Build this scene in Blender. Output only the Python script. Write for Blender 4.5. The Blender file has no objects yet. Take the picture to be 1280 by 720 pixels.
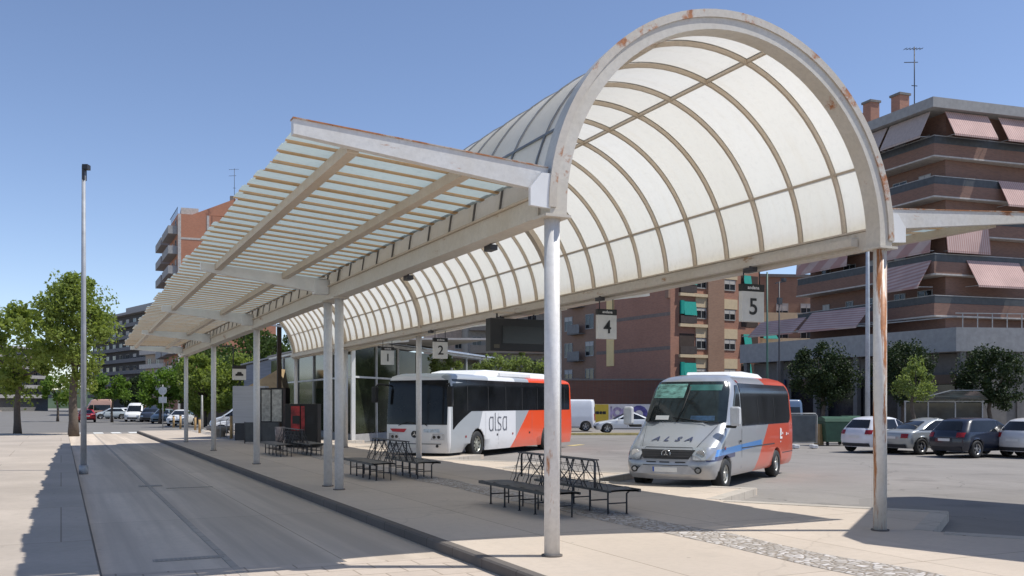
import bpy, bmesh, math, random
from mathutils import Vector, Matrix
random.seed(7)
SC = bpy.context.scene
COL = SC.collection
# ------------------------------------------------------------------ camera and its survey helpers
F, CX, HY, HC = 1187.0, 640.0, 504.0, 1.95      # focal length in px of a 1280 wide picture, horizon row, eye height
YAW = math.radians(25.4)
CS, SN = math.cos(YAW), math.sin(YAW)
RZ = -0.13                                       # road level, the platform is z = 0
def w2(lat, d): return (lat*CS + d*SN, d*CS - lat*SN)
def G(px, py, z=RZ):
    d = F*(HC-z)/(py-HY); return w2((px-CX)/F*d, d)
def D(px, d): return w2((px-CX)/F*d, d)
def Z(py, d): return HC + (HY-py)*d/F
def ang(lat, d):                                  # world heading of a direction given as (right, away)
    x, y = w2(lat, d); return math.atan2(y, x)
cam = bpy.data.cameras.new('camera'); co = bpy.data.objects.new('camera', cam); COL.objects.link(co)
co.location = (0, 0, HC); co.rotation_euler = (math.pi/2, 0, -YAW)
cam.sensor_width = 36; cam.lens = F/1280*36; cam.shift_y = (HY-360)/1280; cam.clip_end = 3000; cam.clip_start = .1
SC.camera = co
# ------------------------------------------------------------------ materials
MATS = {}
def nt_new(name):
    m = bpy.data.materials.new(name); m.use_nodes = True
    nt = m.node_tree; b = nt.nodes['Principled BSDF']; return m, nt, b
def rgb(c): return (c[0], c[1], c[2], 1)
def N(nt, t, **kw):
    n = nt.nodes.new(t)
    for k, v in kw.items():
        if k in n.inputs: n.inputs[k].default_value = v
        else: setattr(n, k, v)
    return n
def coords(nt, scale=(1,1,1), world=False):
    mp = N(nt, 'ShaderNodeMapping'); mp.inputs['Scale'].default_value = scale
    if world:
        g = N(nt, 'ShaderNodeNewGeometry'); nt.links.new(g.outputs['Position'], mp.inputs['Vector'])
    else:
        tc = N(nt, 'ShaderNodeTexCoord'); nt.links.new(tc.outputs['Object'], mp.inputs['Vector'])
    return mp.outputs[0]
def noise(nt, vec, scale, detail=4, rough=.6):
    n = N(nt, 'ShaderNodeTexNoise'); n.inputs['Scale'].default_value = scale; n.inputs['Detail'].default_value = detail
    n.inputs['Roughness'].default_value = rough; nt.links.new(vec, n.inputs['Vector']); return n.outputs[0]
def ramp(nt, fac, stops):
    r = N(nt, 'ShaderNodeValToRGB'); el = r.color_ramp.elements
    while len(el) < len(stops): el.new(.5)
    for e, (p, c) in zip(el, stops): e.position = p; e.color = rgb(c) if len(c) == 3 else c
    nt.links.new(fac, r.inputs[0]); return r.outputs[0]
def mix(nt, fac, a, b, mode='MIX'):
    m = N(nt, 'ShaderNodeMix', data_type='RGBA', blend_type=mode)
    for s, v in ((0, fac), (6, a), (7, b)):
        if isinstance(v, (int, float)): m.inputs[s].default_value = v
        elif isinstance(v, tuple): m.inputs[s].default_value = rgb(v)
        else: nt.links.new(v, m.inputs[s])
    return m.outputs[2]
def bump(nt, b, h, strength=.3, dist=.01):
    n = N(nt, 'ShaderNodeBump'); n.inputs['Strength'].default_value = strength; n.inputs['Distance'].default_value = dist
    nt.links.new(h, n.inputs['Height']); nt.links.new(n.outputs[0], b.inputs['Normal'])
def pm(name, c, rough=.6, metal=0, var=.18, scale=3, bmp=0, world=True, stretch=(1,1,1), spec=.5, coat=0):
    if name in MATS: return MATS[name]
    m, nt, b = nt_new(name)
    v = coords(nt, stretch, world); n = noise(nt, v, scale)
    lo = tuple(x*(1-var) for x in c); hi = tuple(min(1, x*(1+var)) for x in c)
    nt.links.new(ramp(nt, n, [(.3, lo), (.7, hi)]), b.inputs['Base Color'])
    b.inputs['Roughness'].default_value = rough; b.inputs['Metallic'].default_value = metal
    b.inputs['Specular IOR Level'].default_value = spec
    if coat: b.inputs['Coat Weight'].default_value = coat; b.inputs['Coat Roughness'].default_value = .05
    if bmp: bump(nt, b, noise(nt, v, scale*8), .5, bmp)
    MATS[name] = m; return m
def glass_mat(name, c=(.012,.014,.016), rough=.04, spec=.5):
    if name in MATS: return MATS[name]
    m, nt, b = nt_new(name); v = coords(nt, (1,1,1), True)
    nt.links.new(ramp(nt, noise(nt, v, .8), [(.35, tuple(x*.5 for x in c)), (.7, tuple(x*1.6 for x in c))]), b.inputs['Base Color'])
    b.inputs['Roughness'].default_value = rough; b.inputs['Specular IOR Level'].default_value = spec
    bump(nt, b, noise(nt, v, .7, 2), .15, .02)
    MATS[name] = m; return m
def rusty(name, base=(.74,.73,.72), amount=.5, rust=(.28,.1,.035), scale=2.5, stretch=(1,1,.22), rough=.45):
    if name in MATS: return MATS[name]
    m, nt, b = nt_new(name); v = coords(nt, stretch, True); v2 = coords(nt, (1,1,1), True)
    n = noise(nt, v, scale, 8, .7); n2 = noise(nt, v2, 14, 6, .7); n3 = noise(nt, v2, 1.3, 3)
    dirty = mix(nt, ramp(nt, n2, [(.4, (0,0,0)), (.75, (.5,.5,.5))]), base, tuple(x*.62 for x in base))
    dirty = mix(nt, ramp(nt, n3, [(.4, (0,0,0)), (.7, (.45,.45,.45))]), dirty, (base[0]*.82, base[1]*.76, base[2]*.66))
    p = .72-.27*amount
    msk = ramp(nt, n, [(p, (0,0,0)), (p+.06, (1,1,1))])
    rc = mix(nt, ramp(nt, n2, [(.3,(0,0,0)), (.7,(1,1,1))]), rust, (rust[0]*1.8, rust[1]*2.1, rust[2]*2.2))
    nt.links.new(mix(nt, msk, dirty, rc), b.inputs['Base Color'])
    b.inputs['Roughness'].default_value = rough; bump(nt, b, n2, .25, .004)
    MATS[name] = m; return m
def brick_mat(name, c1, c2, mortar, sc=1.0, big=.25):
    if name in MATS: return MATS[name]
    m, nt, b = nt_new(name)
    tc = N(nt, 'ShaderNodeTexCoord'); sep = N(nt, 'ShaderNodeSeparateXYZ'); nt.links.new(tc.outputs['Object'], sep.inputs[0])
    add = N(nt, 'ShaderNodeMath', operation='ADD'); nt.links.new(sep.outputs[0], add.inputs[0]); nt.links.new(sep.outputs[1], add.inputs[1])
    cb = N(nt, 'ShaderNodeCombineXYZ'); nt.links.new(add.outputs[0], cb.inputs[0]); nt.links.new(sep.outputs[2], cb.inputs[1])
    br = N(nt, 'ShaderNodeTexBrick'); nt.links.new(cb.outputs[0], br.inputs['Vector'])
    br.inputs['Color1'].default_value = rgb(c1); br.inputs['Color2'].default_value = rgb(c2); br.inputs['Mortar'].default_value = rgb(mortar)
    br.inputs['Scale'].default_value = sc; br.inputs['Brick Width'].default_value = .26; br.inputs['Row Height'].default_value = .075
    br.inputs['Mortar Size'].default_value = .008; br.inputs['Bias'].default_value = -.2
    n = noise(nt, coords(nt), .35, 5)
    nt.links.new(mix(nt, ramp(nt, n, [(.35,(0,0,0)), (.7,(1,1,1))]), br.outputs[0], mix(nt, big, br.outputs[0], tuple(x*.5 for x in c1))), b.inputs['Base Color'])
    b.inputs['Roughness'].default_value = .85
    MATS[name] = m; return m
# ------------------------------------------------------------------ mesh builder
class MB:
    def __init__(s, loc=(0,0,0)): s.v = []; s.f = []; s.mi = []; s.m = 0; s.sm = []; s.smooth = False
    def add(s, vs, fs):
        o = len(s.v); s.v += [tuple(p) for p in vs]
        for f in fs: s.f.append(tuple(i+o for i in f)); s.mi.append(s.m); s.sm.append(s.smooth)
        return s
    def box(s, x0, x1, y0, y1, z0, z1):
        s.add([(x0,y0,z0),(x1,y0,z0),(x1,y1,z0),(x0,y1,z0),(x0,y0,z1),(x1,y0,z1),(x1,y1,z1),(x0,y1,z1)],
              [(3,2,1,0),(4,5,6,7),(0,1,5,4),(1,2,6,5),(2,3,7,6),(3,0,4,7)]); return s
    def obox(s, p, a, b, c):              # corner p and three edge vectors
        p = Vector(p); a = Vector(a); b = Vector(b); c = Vector(c)
        q = [p, p+a, p+a+b, p+b]; q += [x+c for x in q]
        s.add(q, [(3,2,1,0),(4,5,6,7),(0,1,5,4),(1,2,6,5),(2,3,7,6),(3,0,4,7)]); return s
    def bar(s, p, q, w, h=None, up=(0,0,1)):   # rectangular bar between two points
        h = h or w; p = Vector(p); q = Vector(q); d = (q-p).normalized(); u = Vector(up)
        r = d.cross(u)
        if r.length < 1e-4: r = d.cross(Vector((1,0,0)))
        r.normalize(); u = r.cross(d)
        s.obox(p - r*w/2 - u*h/2, r*w, q-p, u*h); return s
    def tube(s, pts, r, n=8, cap=True):
        pts = [Vector(p) for p in pts]; rs = r if isinstance(r, (list, tuple)) else [r]*len(pts)
        rings = []; prev = None
        for i, p in enumerate(pts):
            d = (pts[min(i+1, len(pts)-1)]-pts[max(i-1, 0)]).normalized()
            if prev is None:
                a = d.cross(Vector((0,0,1)));
                if a.length < 1e-3: a = Vector((1,0,0))
            else: a = prev - d*prev.dot(d)
            a.normalize(); prev = a; b = d.cross(a)
            rings.append([p+(a*math.cos(2*math.pi*k/n)+b*math.sin(2*math.pi*k/n))*rs[i] for k in range(n)])
        vs = [p for R in rings for p in R]; fs = []
        for i in range(len(pts)-1):
            for k in range(n):
                fs.append((i*n+k, i*n+(k+1)%n, (i+1)*n+(k+1)%n, (i+1)*n+k))
        old = s.smooth; s.smooth = True; o = len(s.v); s.add(vs, fs); s.smooth = False
        if cap:
            s.f.append(tuple(o+k for k in reversed(range(n)))); s.f.append(tuple(o+(len(pts)-1)*n+k for k in range(n)))
            s.mi += [s.m]*2; s.sm += [False]*2
        s.smooth = old; return s
    def cyl(s, p, q, r, n=16): return s.tube([p, q], r, n)
    def prism(s, pts, vec):               # planar polygon extruded along a vector
        n = len(pts); v = Vector(vec); P = [Vector(p) for p in pts]
        s.add(P+[p+v for p in P], [tuple(reversed(range(n))), tuple(range(n, 2*n))]+[(i, (i+1)%n, n+(i+1)%n, n+i) for i in range(n)]); return s
    def grid(s, rows):                    # rows of points
        n = len(rows[0]); vs = [p for r in rows for p in r]
        s.add(vs, [(i*n+k, i*n+k+1, (i+1)*n+k+1, (i+1)*n+k) for i in range(len(rows)-1) for k in range(n-1)]); return s
    def build(s, name, mats, parent=None, clean=False, bevel=0, loc=None, rz=0):
        me = bpy.data.meshes.new(name); me.from_pydata(s.v, [], s.f)
        for m in (mats if isinstance(mats, (list, tuple)) else [mats]): me.materials.append(m)
        me.polygons.foreach_set('material_index', s.mi); me.polygons.foreach_set('use_smooth', s.sm)
        if clean:
            bm = bmesh.new(); bm.from_mesh(me); bmesh.ops.remove_doubles(bm, verts=bm.verts, dist=.0005)
            bmesh.ops.dissolve_degenerate(bm, edges=bm.edges, dist=.0005)
            bmesh.ops.recalc_face_normals(bm, faces=bm.faces); bm.to_mesh(me); bm.free()
        me.update()
        o = bpy.data.objects.new(name, me); COL.objects.link(o); o.parent = parent
        if loc: o.location = loc
        o.rotation_euler = (0, 0, rz)
        if bevel:
            bv = o.modifiers.new('bevel', 'BEVEL'); bv.width = bevel; bv.segments = 2; bv.limit_method = 'ANGLE'; bv.angle_limit = math.radians(50)
        return o
def tag(o, label, cat, group=None):
    o['label'] = label; o['category'] = cat
    if group: o['group'] = group
    return o
def thing(name, label, cat, loc=(0,0,0), rz=0, group=None):
    o = bpy.data.objects.new(name, None); COL.objects.link(o); o.location = loc; o.rotation_euler = (0,0,rz); o.empty_display_size = .2
    return tag(o, label, cat, group)
def struct(o, kind='structure'): o['kind'] = kind; return o
def copy_tree(o, parent=None):
    c = o.copy(); COL.objects.link(c); c.parent = parent
    for ch in list(o.children): copy_tree(ch, c)
    return c
def text_part(name, s, size, m, parent, loc, rot, ext=.004, shear=0, squeeze=1, bold=0):
    cu = bpy.data.curves.new(name, 'FONT'); cu.body = s; cu.size = size; cu.extrude = ext; cu.align_x = 'CENTER'; cu.align_y = 'CENTER'
    cu.shear = shear; cu.offset = bold; cu.space_character = squeeze
    t = bpy.data.objects.new(name, cu); COL.objects.link(t)
    me = bpy.data.meshes.new_from_object(t.evaluated_get(bpy.context.evaluated_depsgraph_get()))
    bpy.data.objects.remove(t); bpy.data.curves.remove(cu)
    me.materials.clear(); me.materials.append(m)
    o = bpy.data.objects.new(name, me); COL.objects.link(o); o.parent = parent; o.location = loc; o.rotation_euler = rot
    return o
# ------------------------------------------------------------------ world and sun
EL = math.radians(58)
SX, SY = CS, -SN                         # towards the sun, on the ground
wd = bpy.data.worlds.new('World'); SC.world = wd; wd.use_nodes = True
wn = wd.node_tree; bg = wn.nodes['Background']; sky = wn.nodes.new('ShaderNodeTexSky')
sky.sky_type = 'NISHITA'; sky.sun_disc = False; sky.sun_elevation = EL; sky.sun_rotation = math.atan2(SX, SY)
sky.altitude = 200; sky.air_density = .8; sky.dust_density = .15; sky.ozone_density = 3.2
_t = mix(wn, 1.0, sky.outputs[0], (1.04,.94,.92), 'MULTIPLY'); wn.links.new(_t, bg.inputs[0]); bg.inputs[1].default_value = .15
sl = bpy.data.lights.new('sun', 'SUN'); so = bpy.data.objects.new('sun', sl); COL.objects.link(so)
sl.energy = 4.0; sl.angle = math.radians(.5); sl.color = (1, .97, .91)
so.rotation_euler = (Vector((-SX*math.cos(EL), -SY*math.cos(EL), -math.sin(EL)))).to_track_quat('-Z', 'Y').to_euler()
so.location = (20, -10, 40)
SC.view_settings.view_transform = 'Standard'; SC.view_settings.look = 'None'; SC.view_settings.exposure = .22
SC.cycles.max_bounces = 8; SC.cycles.transparent_max_bounces = 8
# common materials
black = pm('black_rubber', (.02,.02,.02), .7); dark = pm('dark_metal', (.035,.035,.04), .5)
white = pm('white_paint', (.78,.78,.77), .4, var=.05); rim_m = pm('wheel_alloy', (.5,.5,.5), .3, metal=.8)
glass = glass_mat('dark_glass'); chrome = pm('chrome', (.7,.7,.7), .15, metal=1)
lamp_m = pm('headlamp_glass', (.45,.47,.5), .1, metal=.5); red_m = pm('red_lens', (.28,.012,.015), .25)
plate_m = pm('plate_white', (.7,.7,.68), .4, var=.05)
# ------------------------------------------------------------------ the ground
def ground_mat(name, c, joints=None, streak=None, var=.12, bmp=.004, rough=.9, cracks=0):
    m, nt, b = nt_new(name); v = coords(nt, (1,1,1), True)
    n1 = noise(nt, v, .35, 5); n2 = noise(nt, v, 9, 6, .7); n3 = noise(nt, v, 90, 3)
    col = mix(nt, ramp(nt, n1, [(.35,(0,0,0)), (.65,(1,1,1))]), tuple(x*(1-var) for x in c), tuple(x*(1+var) for x in c))
    col = mix(nt, ramp(nt, n2, [(.45,(0,0,0)), (.8,(.5,.5,.5))]), col, tuple(x*.7 for x in c))
    col = mix(nt, ramp(nt, n3, [(.3,(0,0,0)), (.8,(.6,.6,.6))]), col, tuple(x*.8 for x in c))
    # dark spots such as gum and oil
    vo = N(nt, 'ShaderNodeTexVoronoi'); vo.inputs['Scale'].default_value = 1.6; nt.links.new(v, vo.inputs['Vector'])
    col = mix(nt, ramp(nt, vo.outputs['Distance'], [(.03,(.6,.6,.6)), (.055,(0,0,0))]), col, tuple(x*.45 for x in c))
    if cracks:
        cv = N(nt, 'ShaderNodeTexVoronoi'); cv.feature = 'DISTANCE_TO_EDGE'; cv.inputs['Scale'].default_value = .16; cv.inputs['Randomness'].default_value = 1
        wv2 = N(nt, 'ShaderNodeMix', data_type='RGBA', blend_type='ADD'); wv2.inputs[0].default_value = 1.0
        nt.links.new(v, wv2.inputs[6]); nz = N(nt, 'ShaderNodeTexNoise'); nz.inputs['Scale'].default_value = .9; nz.inputs['Detail'].default_value = 7; nt.links.new(v, nz.inputs['Vector']); nt.links.new(nz.outputs['Color'], wv2.inputs[7]); nt.links.new(wv2.outputs[2], cv.inputs['Vector'])
        col = mix(nt, ramp(nt, cv.outputs['Distance'], [(.0,(.75*cracks,)*3), (.004,(0,0,0))]), col, tuple(x*.4 for x in c))
        p1 = N(nt, 'ShaderNodeTexVoronoi'); p1.distance = 'CHEBYCHEV'; p1.inputs['Scale'].default_value = .11; nt.links.new(v, p1.inputs['Vector'])
        sc_ = N(nt, 'ShaderNodeSeparateColor'); nt.links.new(p1.outputs['Color'], sc_.inputs[0])
        col = mix(nt, ramp(nt, sc_.outputs[0], [(.0,(.0,.0,.0)), (.72,(0,0,0)), (.74,(.6*cracks,)*3)]), col, mix(nt, .5, col, tuple(x*.55 for x in c)))
        os_ = noise(nt, v, .55, 3, .55); col = mix(nt, ramp(nt, os_, [(.60,(0,0,0)), (.74,(.65*cracks,)*3)]), col, tuple(x*.55 for x in c))
        tv = coords(nt, (.9,.12,1), True); tv.node.inputs['Rotation'].default_value = (0,0,.95); tk = noise(nt, tv, 1.5, 4)
        col = mix(nt, ramp(nt, tk, [(.55,(0,0,0)), (.72,(.45*cracks,)*3)]), col, tuple(x*.6 for x in c))
    if streak:   # wheel tracks worn along the lane
        sv = coords(nt, (1, .03, 1), True); s1 = noise(nt, sv, 1.3, 5)
        col = mix(nt, ramp(nt, s1, [(.42,(0,0,0)), (.62,(1,1,1))]), col, tuple(x*streak for x in c))
        sep = N(nt, 'ShaderNodeSeparateXYZ'); nt.links.new(coords(nt, (1,1,1), True), sep.inputs[0])
        trk = ramp(nt, sep.outputs[0], [(.0,(0,0,0)), (1,(0,0,0))])
        mr = N(nt, 'ShaderNodeMapRange'); mr.inputs[1].default_value = 1.9; mr.inputs[2].default_value = 4.9
        nt.links.new(sep.outputs[0], mr.inputs[0])
        trk = ramp(nt, mr.outputs[0], [(.0,(.15,.15,.15)), (.22,(.2,.2,.2)), (.36,(.75,.75,.75)), (.5,(.2,.2,.2)), (.62,(.25,.25,.25)), (.86,(1,1,1))])
        col = mix(nt, trk, col, mix(nt, .5, col, tuple(x*streak*.75 for x in c)))
    if joints:
        br = N(nt, 'ShaderNodeTexBrick'); nt.links.new(v, br.inputs['Vector']); br.offset = joints[2]
        br.inputs['Scale'].default_value = 1; br.inputs['Brick Width'].default_value = joints[0]; br.inputs['Row Height'].default_value = joints[1]
        br.inputs['Mortar Size'].default_value = .012; br.inputs['Color1'].default_value = (1,1,1,1); br.inputs['Color2'].default_value = (.93,.93,.93,1)
        br.inputs['Mortar'].default_value = (.62,.6,.57,1)
        col = mix(nt, 1.0, col, br.outputs[0], 'MULTIPLY')
    nt.links.new(col, b.inputs['Base Color']); b.inputs['Roughness'].default_value = rough; b.inputs['Specular IOR Level'].default_value = .25
    bump(nt, b, n3, .4, bmp); MATS[name] = m; return m
asphalt = ground_mat('asphalt', (.285,.262,.238), var=.1, cracks=.9)
road_asphalt = ground_mat('street_asphalt', (.2,.19,.178), var=.08)
conc = ground_mat('lane_concrete', (.76,.64,.52), streak=.69, var=.07, joints=(3.4, 6.0, 0))
plat_m = ground_mat('platform_concrete', (.59,.50,.41), joints=(3.2, 4.2, 0), var=.07, cracks=.3)
tile_m = ground_mat('paving_slabs', (.57,.48,.40), joints=(.6, .4, .5), var=.06)
kerb_m = ground_mat('kerb_stone', (.16,.14,.125), joints=(9, 1.0, 0)); paint_m = pm('road_paint', (.75,.74,.7), .7, var=.15, scale=9)
yel_m = pm('yellow_kerb_paint', (.62,.5,.2), .7, var=.2, scale=4)
def sheet(name, poly, z, m, th=0):
    mb = MB()
    if th: mb.prism([(x, y, z-th) for x, y in poly], (0,0,th))
    else: mb.add([(x, y, z) for x, y in poly], [tuple(range(len(poly)))])
    o = mb.build(name, m, clean=bool(th)); return struct(o)
gm = MB(); gm.grid([[(-900+60*i, -400+60*j, -.15) for i in range(31)] for j in range(26)])
struct(gm.build('ground', asphalt))
sheet('bus_lane', [(.45,-12),(5.0,-12),(5.0,70.5),(.45,70.5)], -.142, conc)
# drain channel between the two lanes
dc = MB(); dc.box(1.96,2.05,-12,70.5,-.141,-.1335); struct(dc.build('drain_channel', ground_mat('channel_stone', (.48,.42,.36), joints=(9,.5,0))))
sheet('street_road', [(-160,75),(60,75),(60,330),(-160,330)], -.145, road_asphalt)
sheet('left_pavement', [(-14,-12),(.4,-12),(.4,70.5),(-14,70.5)], -.03, ground_mat('left_paving', (.50,.43,.36), joints=(3.5,5,.5)), .115)
sheet('far_pavement', [(-30,60),(-14,60),(-14,330),(-30,330)], -.03, tile_m, .115)
# near paving apron across the lane
sheet('crossing_pavement', [(.45,-12),(5.0,-12),(5.0,12.0),(.45,12.6)], -.137, tile_m)
# platform with saw-tooth bays on its far side
ed = [(11.96,15.5-5.2*2+5.2*k) for k in range(13)]
poly = [(4.95,-12),(13.6,-12)]
for k, (x, y) in enumerate(ed):
    if k == 0: poly += [(11.96,y-0.02)]
    poly += [(x, y), (x+2.46, y+1.76)]
poly += [(11.96, 15.5-10.4+5.2*13), (4.95, 72)]
poly[0] = (4.95,-12)
P0 = sheet('platform_pavement', poly, 0, plat_m, .17)
kb = MB(); kb.prism([(4.8,-12,-.17),(4.95,-12,-.17),(4.95,-12,.002),(4.825,-12,.002),(4.8,-12,-.02)], (0,83.5,0))
struct(kb.build('platform_kerb', kerb_m))
# rim stones of the saw-tooth
rm = MB()
for k, (x, y) in enumerate(ed):
    a = Vector((x, y, -.165)); b2 = Vector((x+2.46, y+1.76, -.165)); c2 = Vector((x, y+5.2, -.165))
    d1 = (b2-a).normalized(); n1 = Vector((-d1.y, d1.x, 0)); d2 = (c2-b2).normalized(); n2 = Vector((-d2.y, d2.x, 0))
    rm.obox(a-n1*.02+d1*.1, (b2-a)-d1*.3, n1*.3, (0,0,.171)); rm.obox(b2-n2*.02+d2*.02, (c2-b2)-d2*.2, n2*.3, (0,0,.174))
struct(rm.build('bay_kerb', ground_mat('bay_kerb_stone', (.5,.45,.39), joints=(1,1,.5))))
# band of set stones down the middle of the platform
cm, nt, b = nt_new('set_stones'); v = coords(nt, (1,1,1), True)
vo = N(nt, 'ShaderNodeTexVoronoi'); vo.feature = 'DISTANCE_TO_EDGE'; vo.inputs['Scale'].default_value = 9.5; nt.links.new(v, vo.inputs['Vector'])
vc = N(nt, 'ShaderNodeTexVoronoi'); vc.inputs['Scale'].default_value = 9.5; nt.links.new(v, vc.inputs['Vector'])
sepc = N(nt, 'ShaderNodeSeparateColor'); nt.links.new(vc.outputs['Color'], sepc.inputs[0])
st = ramp(nt, sepc.outputs[0], [(0,(.33,.29,.25)), (.5,(.46,.42,.38)), (1,(.60,.56,.53))])
nt.links.new(mix(nt, ramp(nt, vo.outputs[0], [(.02,(0,0,0)), (.13,(1,1,1))]), (.27,.22,.17), st), b.inputs['Base Color'])
b.inputs['Roughness'].default_value = .9; bump(nt, b, ramp(nt, vo.outputs[0], [(.0,(0,0,0)), (.2,(1,1,1))]), .8, .02)
mb = MB()
for k in range(60):
    y0 = -12+1.4*k; mb.smooth = True
rows = []
rnd = random.Random(3)
for k in range(170):
    y = -12+k*.5
    xa = 8.15+.05*math.sin(y*1.3)+rnd.uniform(-.02,.02); xb = 8.98+.06*math.sin(y*1.7+1)+rnd.uniform(-.025,.025)
    rows.append([(xa, y, .004), (xa+.2, y, .012), (xb-.2, y, .012), (xb, y, .004)])
mb.grid([[r[j] for r in rows] for j in range(4)][::-1]); struct(mb.build('stone_band', cm))
# zebra stripes and markings
for i in range(4):
    s = MB(); x = 2.3+i*.0
mb = MB()
for i in range(5):
    x = .9+i*1.15; mb.add([(x,71.2,-.138),(x+.62,71.2,-.138),(x+.62,74.2,-.138),(x,74.2,-.138)], [(0,1,2,3)])
struct(mb.build('zebra_stripes', paint_m))
# raised kerb island in front of the far row of cars
a = G(712,543.6); b2 = G(800,543.6)
mb = MB(); mb.bar((a[0]-6,a[1]+3.2,-.09), (b2[0]+2.2,b2[1]-1.1,-.09), .5, .16); struct(mb.build('far_kerb', yel_m))
# low markings by the bus
mb = MB(); a = G(712,557); b2 = G(727,555.5); mb.bar((a[0],a[1],-.139),(b2[0],b2[1],-.139),.35,.006); struct(mb.build('bay_marking', yel_m))
# manhole and drain covers in the lane
for (px, py, w, l, lab) in ((188,607,.55,.4,'small dark drain grating in the bus lane beside the channel'),(237,609,1.1,.12,'narrow dark slot drain across the bus lane'),
                       (236,697.5,.9,.2,'long iron grating at the edge of the pale slab paving')):
    x, y = G(px, py); t = thing('drain_cover', lab, 'drain cover', (x, y, -.1385))
    mb = MB(); mb.box(-w/2, w/2, -l/2, l/2, 0, .006); mb.build('cover_frame', MATS['channel_stone'], t)
    mb = MB()
    for i in range(int(w/.06)): mb.box(-w/2+.03+i*.06, -w/2+.06+i*.06, -l/2+.03, l/2-.03, .006, .011)
    mb.build('grating', pm('worn_iron', (.33,.3,.26), .7), t)
# ------------------------------------------------------------------ the platform canopy
XL, XR, XC = 5.66, 11.34, 8.5
Y0, Y1 = 10.73, 51.0
ZS, R = 4.42, 2.84
paintA = rusty('worn_white_paint', amount=.28); paintB = rusty('very_rusty_white_paint', base=(.78,.75,.70), amount=.76, scale=5, stretch=(1,1,.1))
paintC = rusty('stained_cream_paint', base=(.62,.57,.49), amount=.4, stretch=(1,.3,1), rust=(.25,.13,.06))
paintD = rusty('arch_paint', base=(.64,.60,.53), amount=.42, stretch=(1,1,1), scale=1.6)
ribm = rusty('tan_rib_paint', base=(.60,.51,.40), amount=.2, stretch=(1,1,1), rust=(.3,.2,.1))
# translucent sheets
def translucent(name, c, tr, rough=.5, var=.06, dirt=.25, sheets=False):
    m, nt, b = nt_new(name); v = coords(nt, (1,1,1), True)
    n = noise(nt, v, 1.2, 5); n2 = noise(nt, v, 11, 6, .7)
    col = mix(nt, ramp(nt, n, [(.35,(0,0,0)), (.7,(1,1,1))]), tuple(x*(1-var) for x in c), c)
    col = mix(nt, ramp(nt, n2, [(.5,(0,0,0)), (.85,(dirt,)*3)]), col, tuple(x*.6 for x in c))
    if sheets:
        sp = N(nt, 'ShaderNodeSeparateXYZ'); nt.links.new(v, sp.inputs[0]); dv = N(nt, 'ShaderNodeMath', operation='DIVIDE'); dv.inputs[1].default_value = .985
        sb = N(nt, 'ShaderNodeMath', operation='SUBTRACT'); sb.inputs[1].default_value = 11.39; nt.links.new(sp.outputs[1], sb.inputs[0]); nt.links.new(sb.outputs[0], dv.inputs[0])
        fl = N(nt, 'ShaderNodeMath', operation='FLOOR'); nt.links.new(dv.outputs[0], fl.inputs[0]); wn_ = N(nt, 'ShaderNodeTexWhiteNoise', noise_dimensions='1D'); nt.links.new(fl.outputs[0], wn_.inputs['W'])
        col = mix(nt, wn_.outputs[0], col, mix(nt, 1.0, col, (.96,.945,.91), 'MULTIPLY'))
        sv = coords(nt, (.5,3.5,.35), True); n3 = noise(nt, sv, 1.6, 5)
        col = mix(nt, ramp(nt, n3, [(.5,(0,0,0)), (.8,(.3,.3,.3))]), col, (.70,.64,.52))
        lw = N(nt, 'ShaderNodeMapRange'); lw.inputs[1].default_value = 4.9; lw.inputs[2].default_value = 4.5; nt.links.new(sp.outputs[2], lw.inputs[0])
        mm = N(nt, 'ShaderNodeMath', operation='MULTIPLY'); nt.links.new(lw.outputs[0], mm.inputs[0]); nt.links.new(n2, mm.inputs[1])
        col = mix(nt, mm.outputs[0], col, (.5,.46,.34))
    out = nt.nodes['Material Output']; tl = N(nt, 'ShaderNodeBsdfTranslucent'); df = N(nt, 'ShaderNodeBsdfDiffuse'); ms = N(nt, 'ShaderNodeMixShader')
    nt.links.new(col, tl.inputs[0]); nt.links.new(col, df.inputs[0]); ms.inputs[0].default_value = tr
    nt.links.new(df.outputs[0], ms.inputs[1]); nt.links.new(tl.outputs[0], ms.inputs[2]); nt.links.new(ms.outputs[0], out.inputs[0])
    nt.nodes.remove(b); MATS[name] = m; return m
poly_m = translucent('cream_polycarbonate', (.84,.825,.77), .5, var=.03, sheets=True)
wing_m = translucent('pale_blue_fibreglass', (.50,.60,.61), .36, dirt=.55); web_m = translucent('rust_stained_fibreglass', (.60,.41,.23), .34, dirt=.9)
CN = thing('platform_canopy', 'long bus platform canopy with rusty white posts, a translucent barrel vault and ribbed side wings', 'canopy', (XC, Y0, 0))
def cb(mb, name, m, **k):                       # parts are modelled in world coordinates
    o = mb.build(name, m, CN, **k); o.location = (-XC, -Y0, 0); return o
def rest(o, loc=(0,0,0)): o.location = loc; return o
rnd = random.Random(5)
def column(x, y, m, r=.1):
    mb = MB(); mb.cyl((x,y,0), (x,y,4.3), r, 24); c = cb(mb, 'column', m)
    mb = MB(); mb.box(x-.18,x+.18,y-.18,y+.18,4.3,4.335); mb.build('cap_plate', paintD, c)
    mb = MB(); mb.cyl((x,y,.0),(x,y,.02), r+.035, 24); mb.build('foot_collar', kerb_m, c)
    return c
for y in (Y0, 21.0, 22.0, 31.0, 40.5, 50.0): column(XL, y, paintA)
column(XR, Y0, paintB)
for y in (21.2, 31.5, 41.0, 50.8): column(XR, y, paintA)
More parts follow.
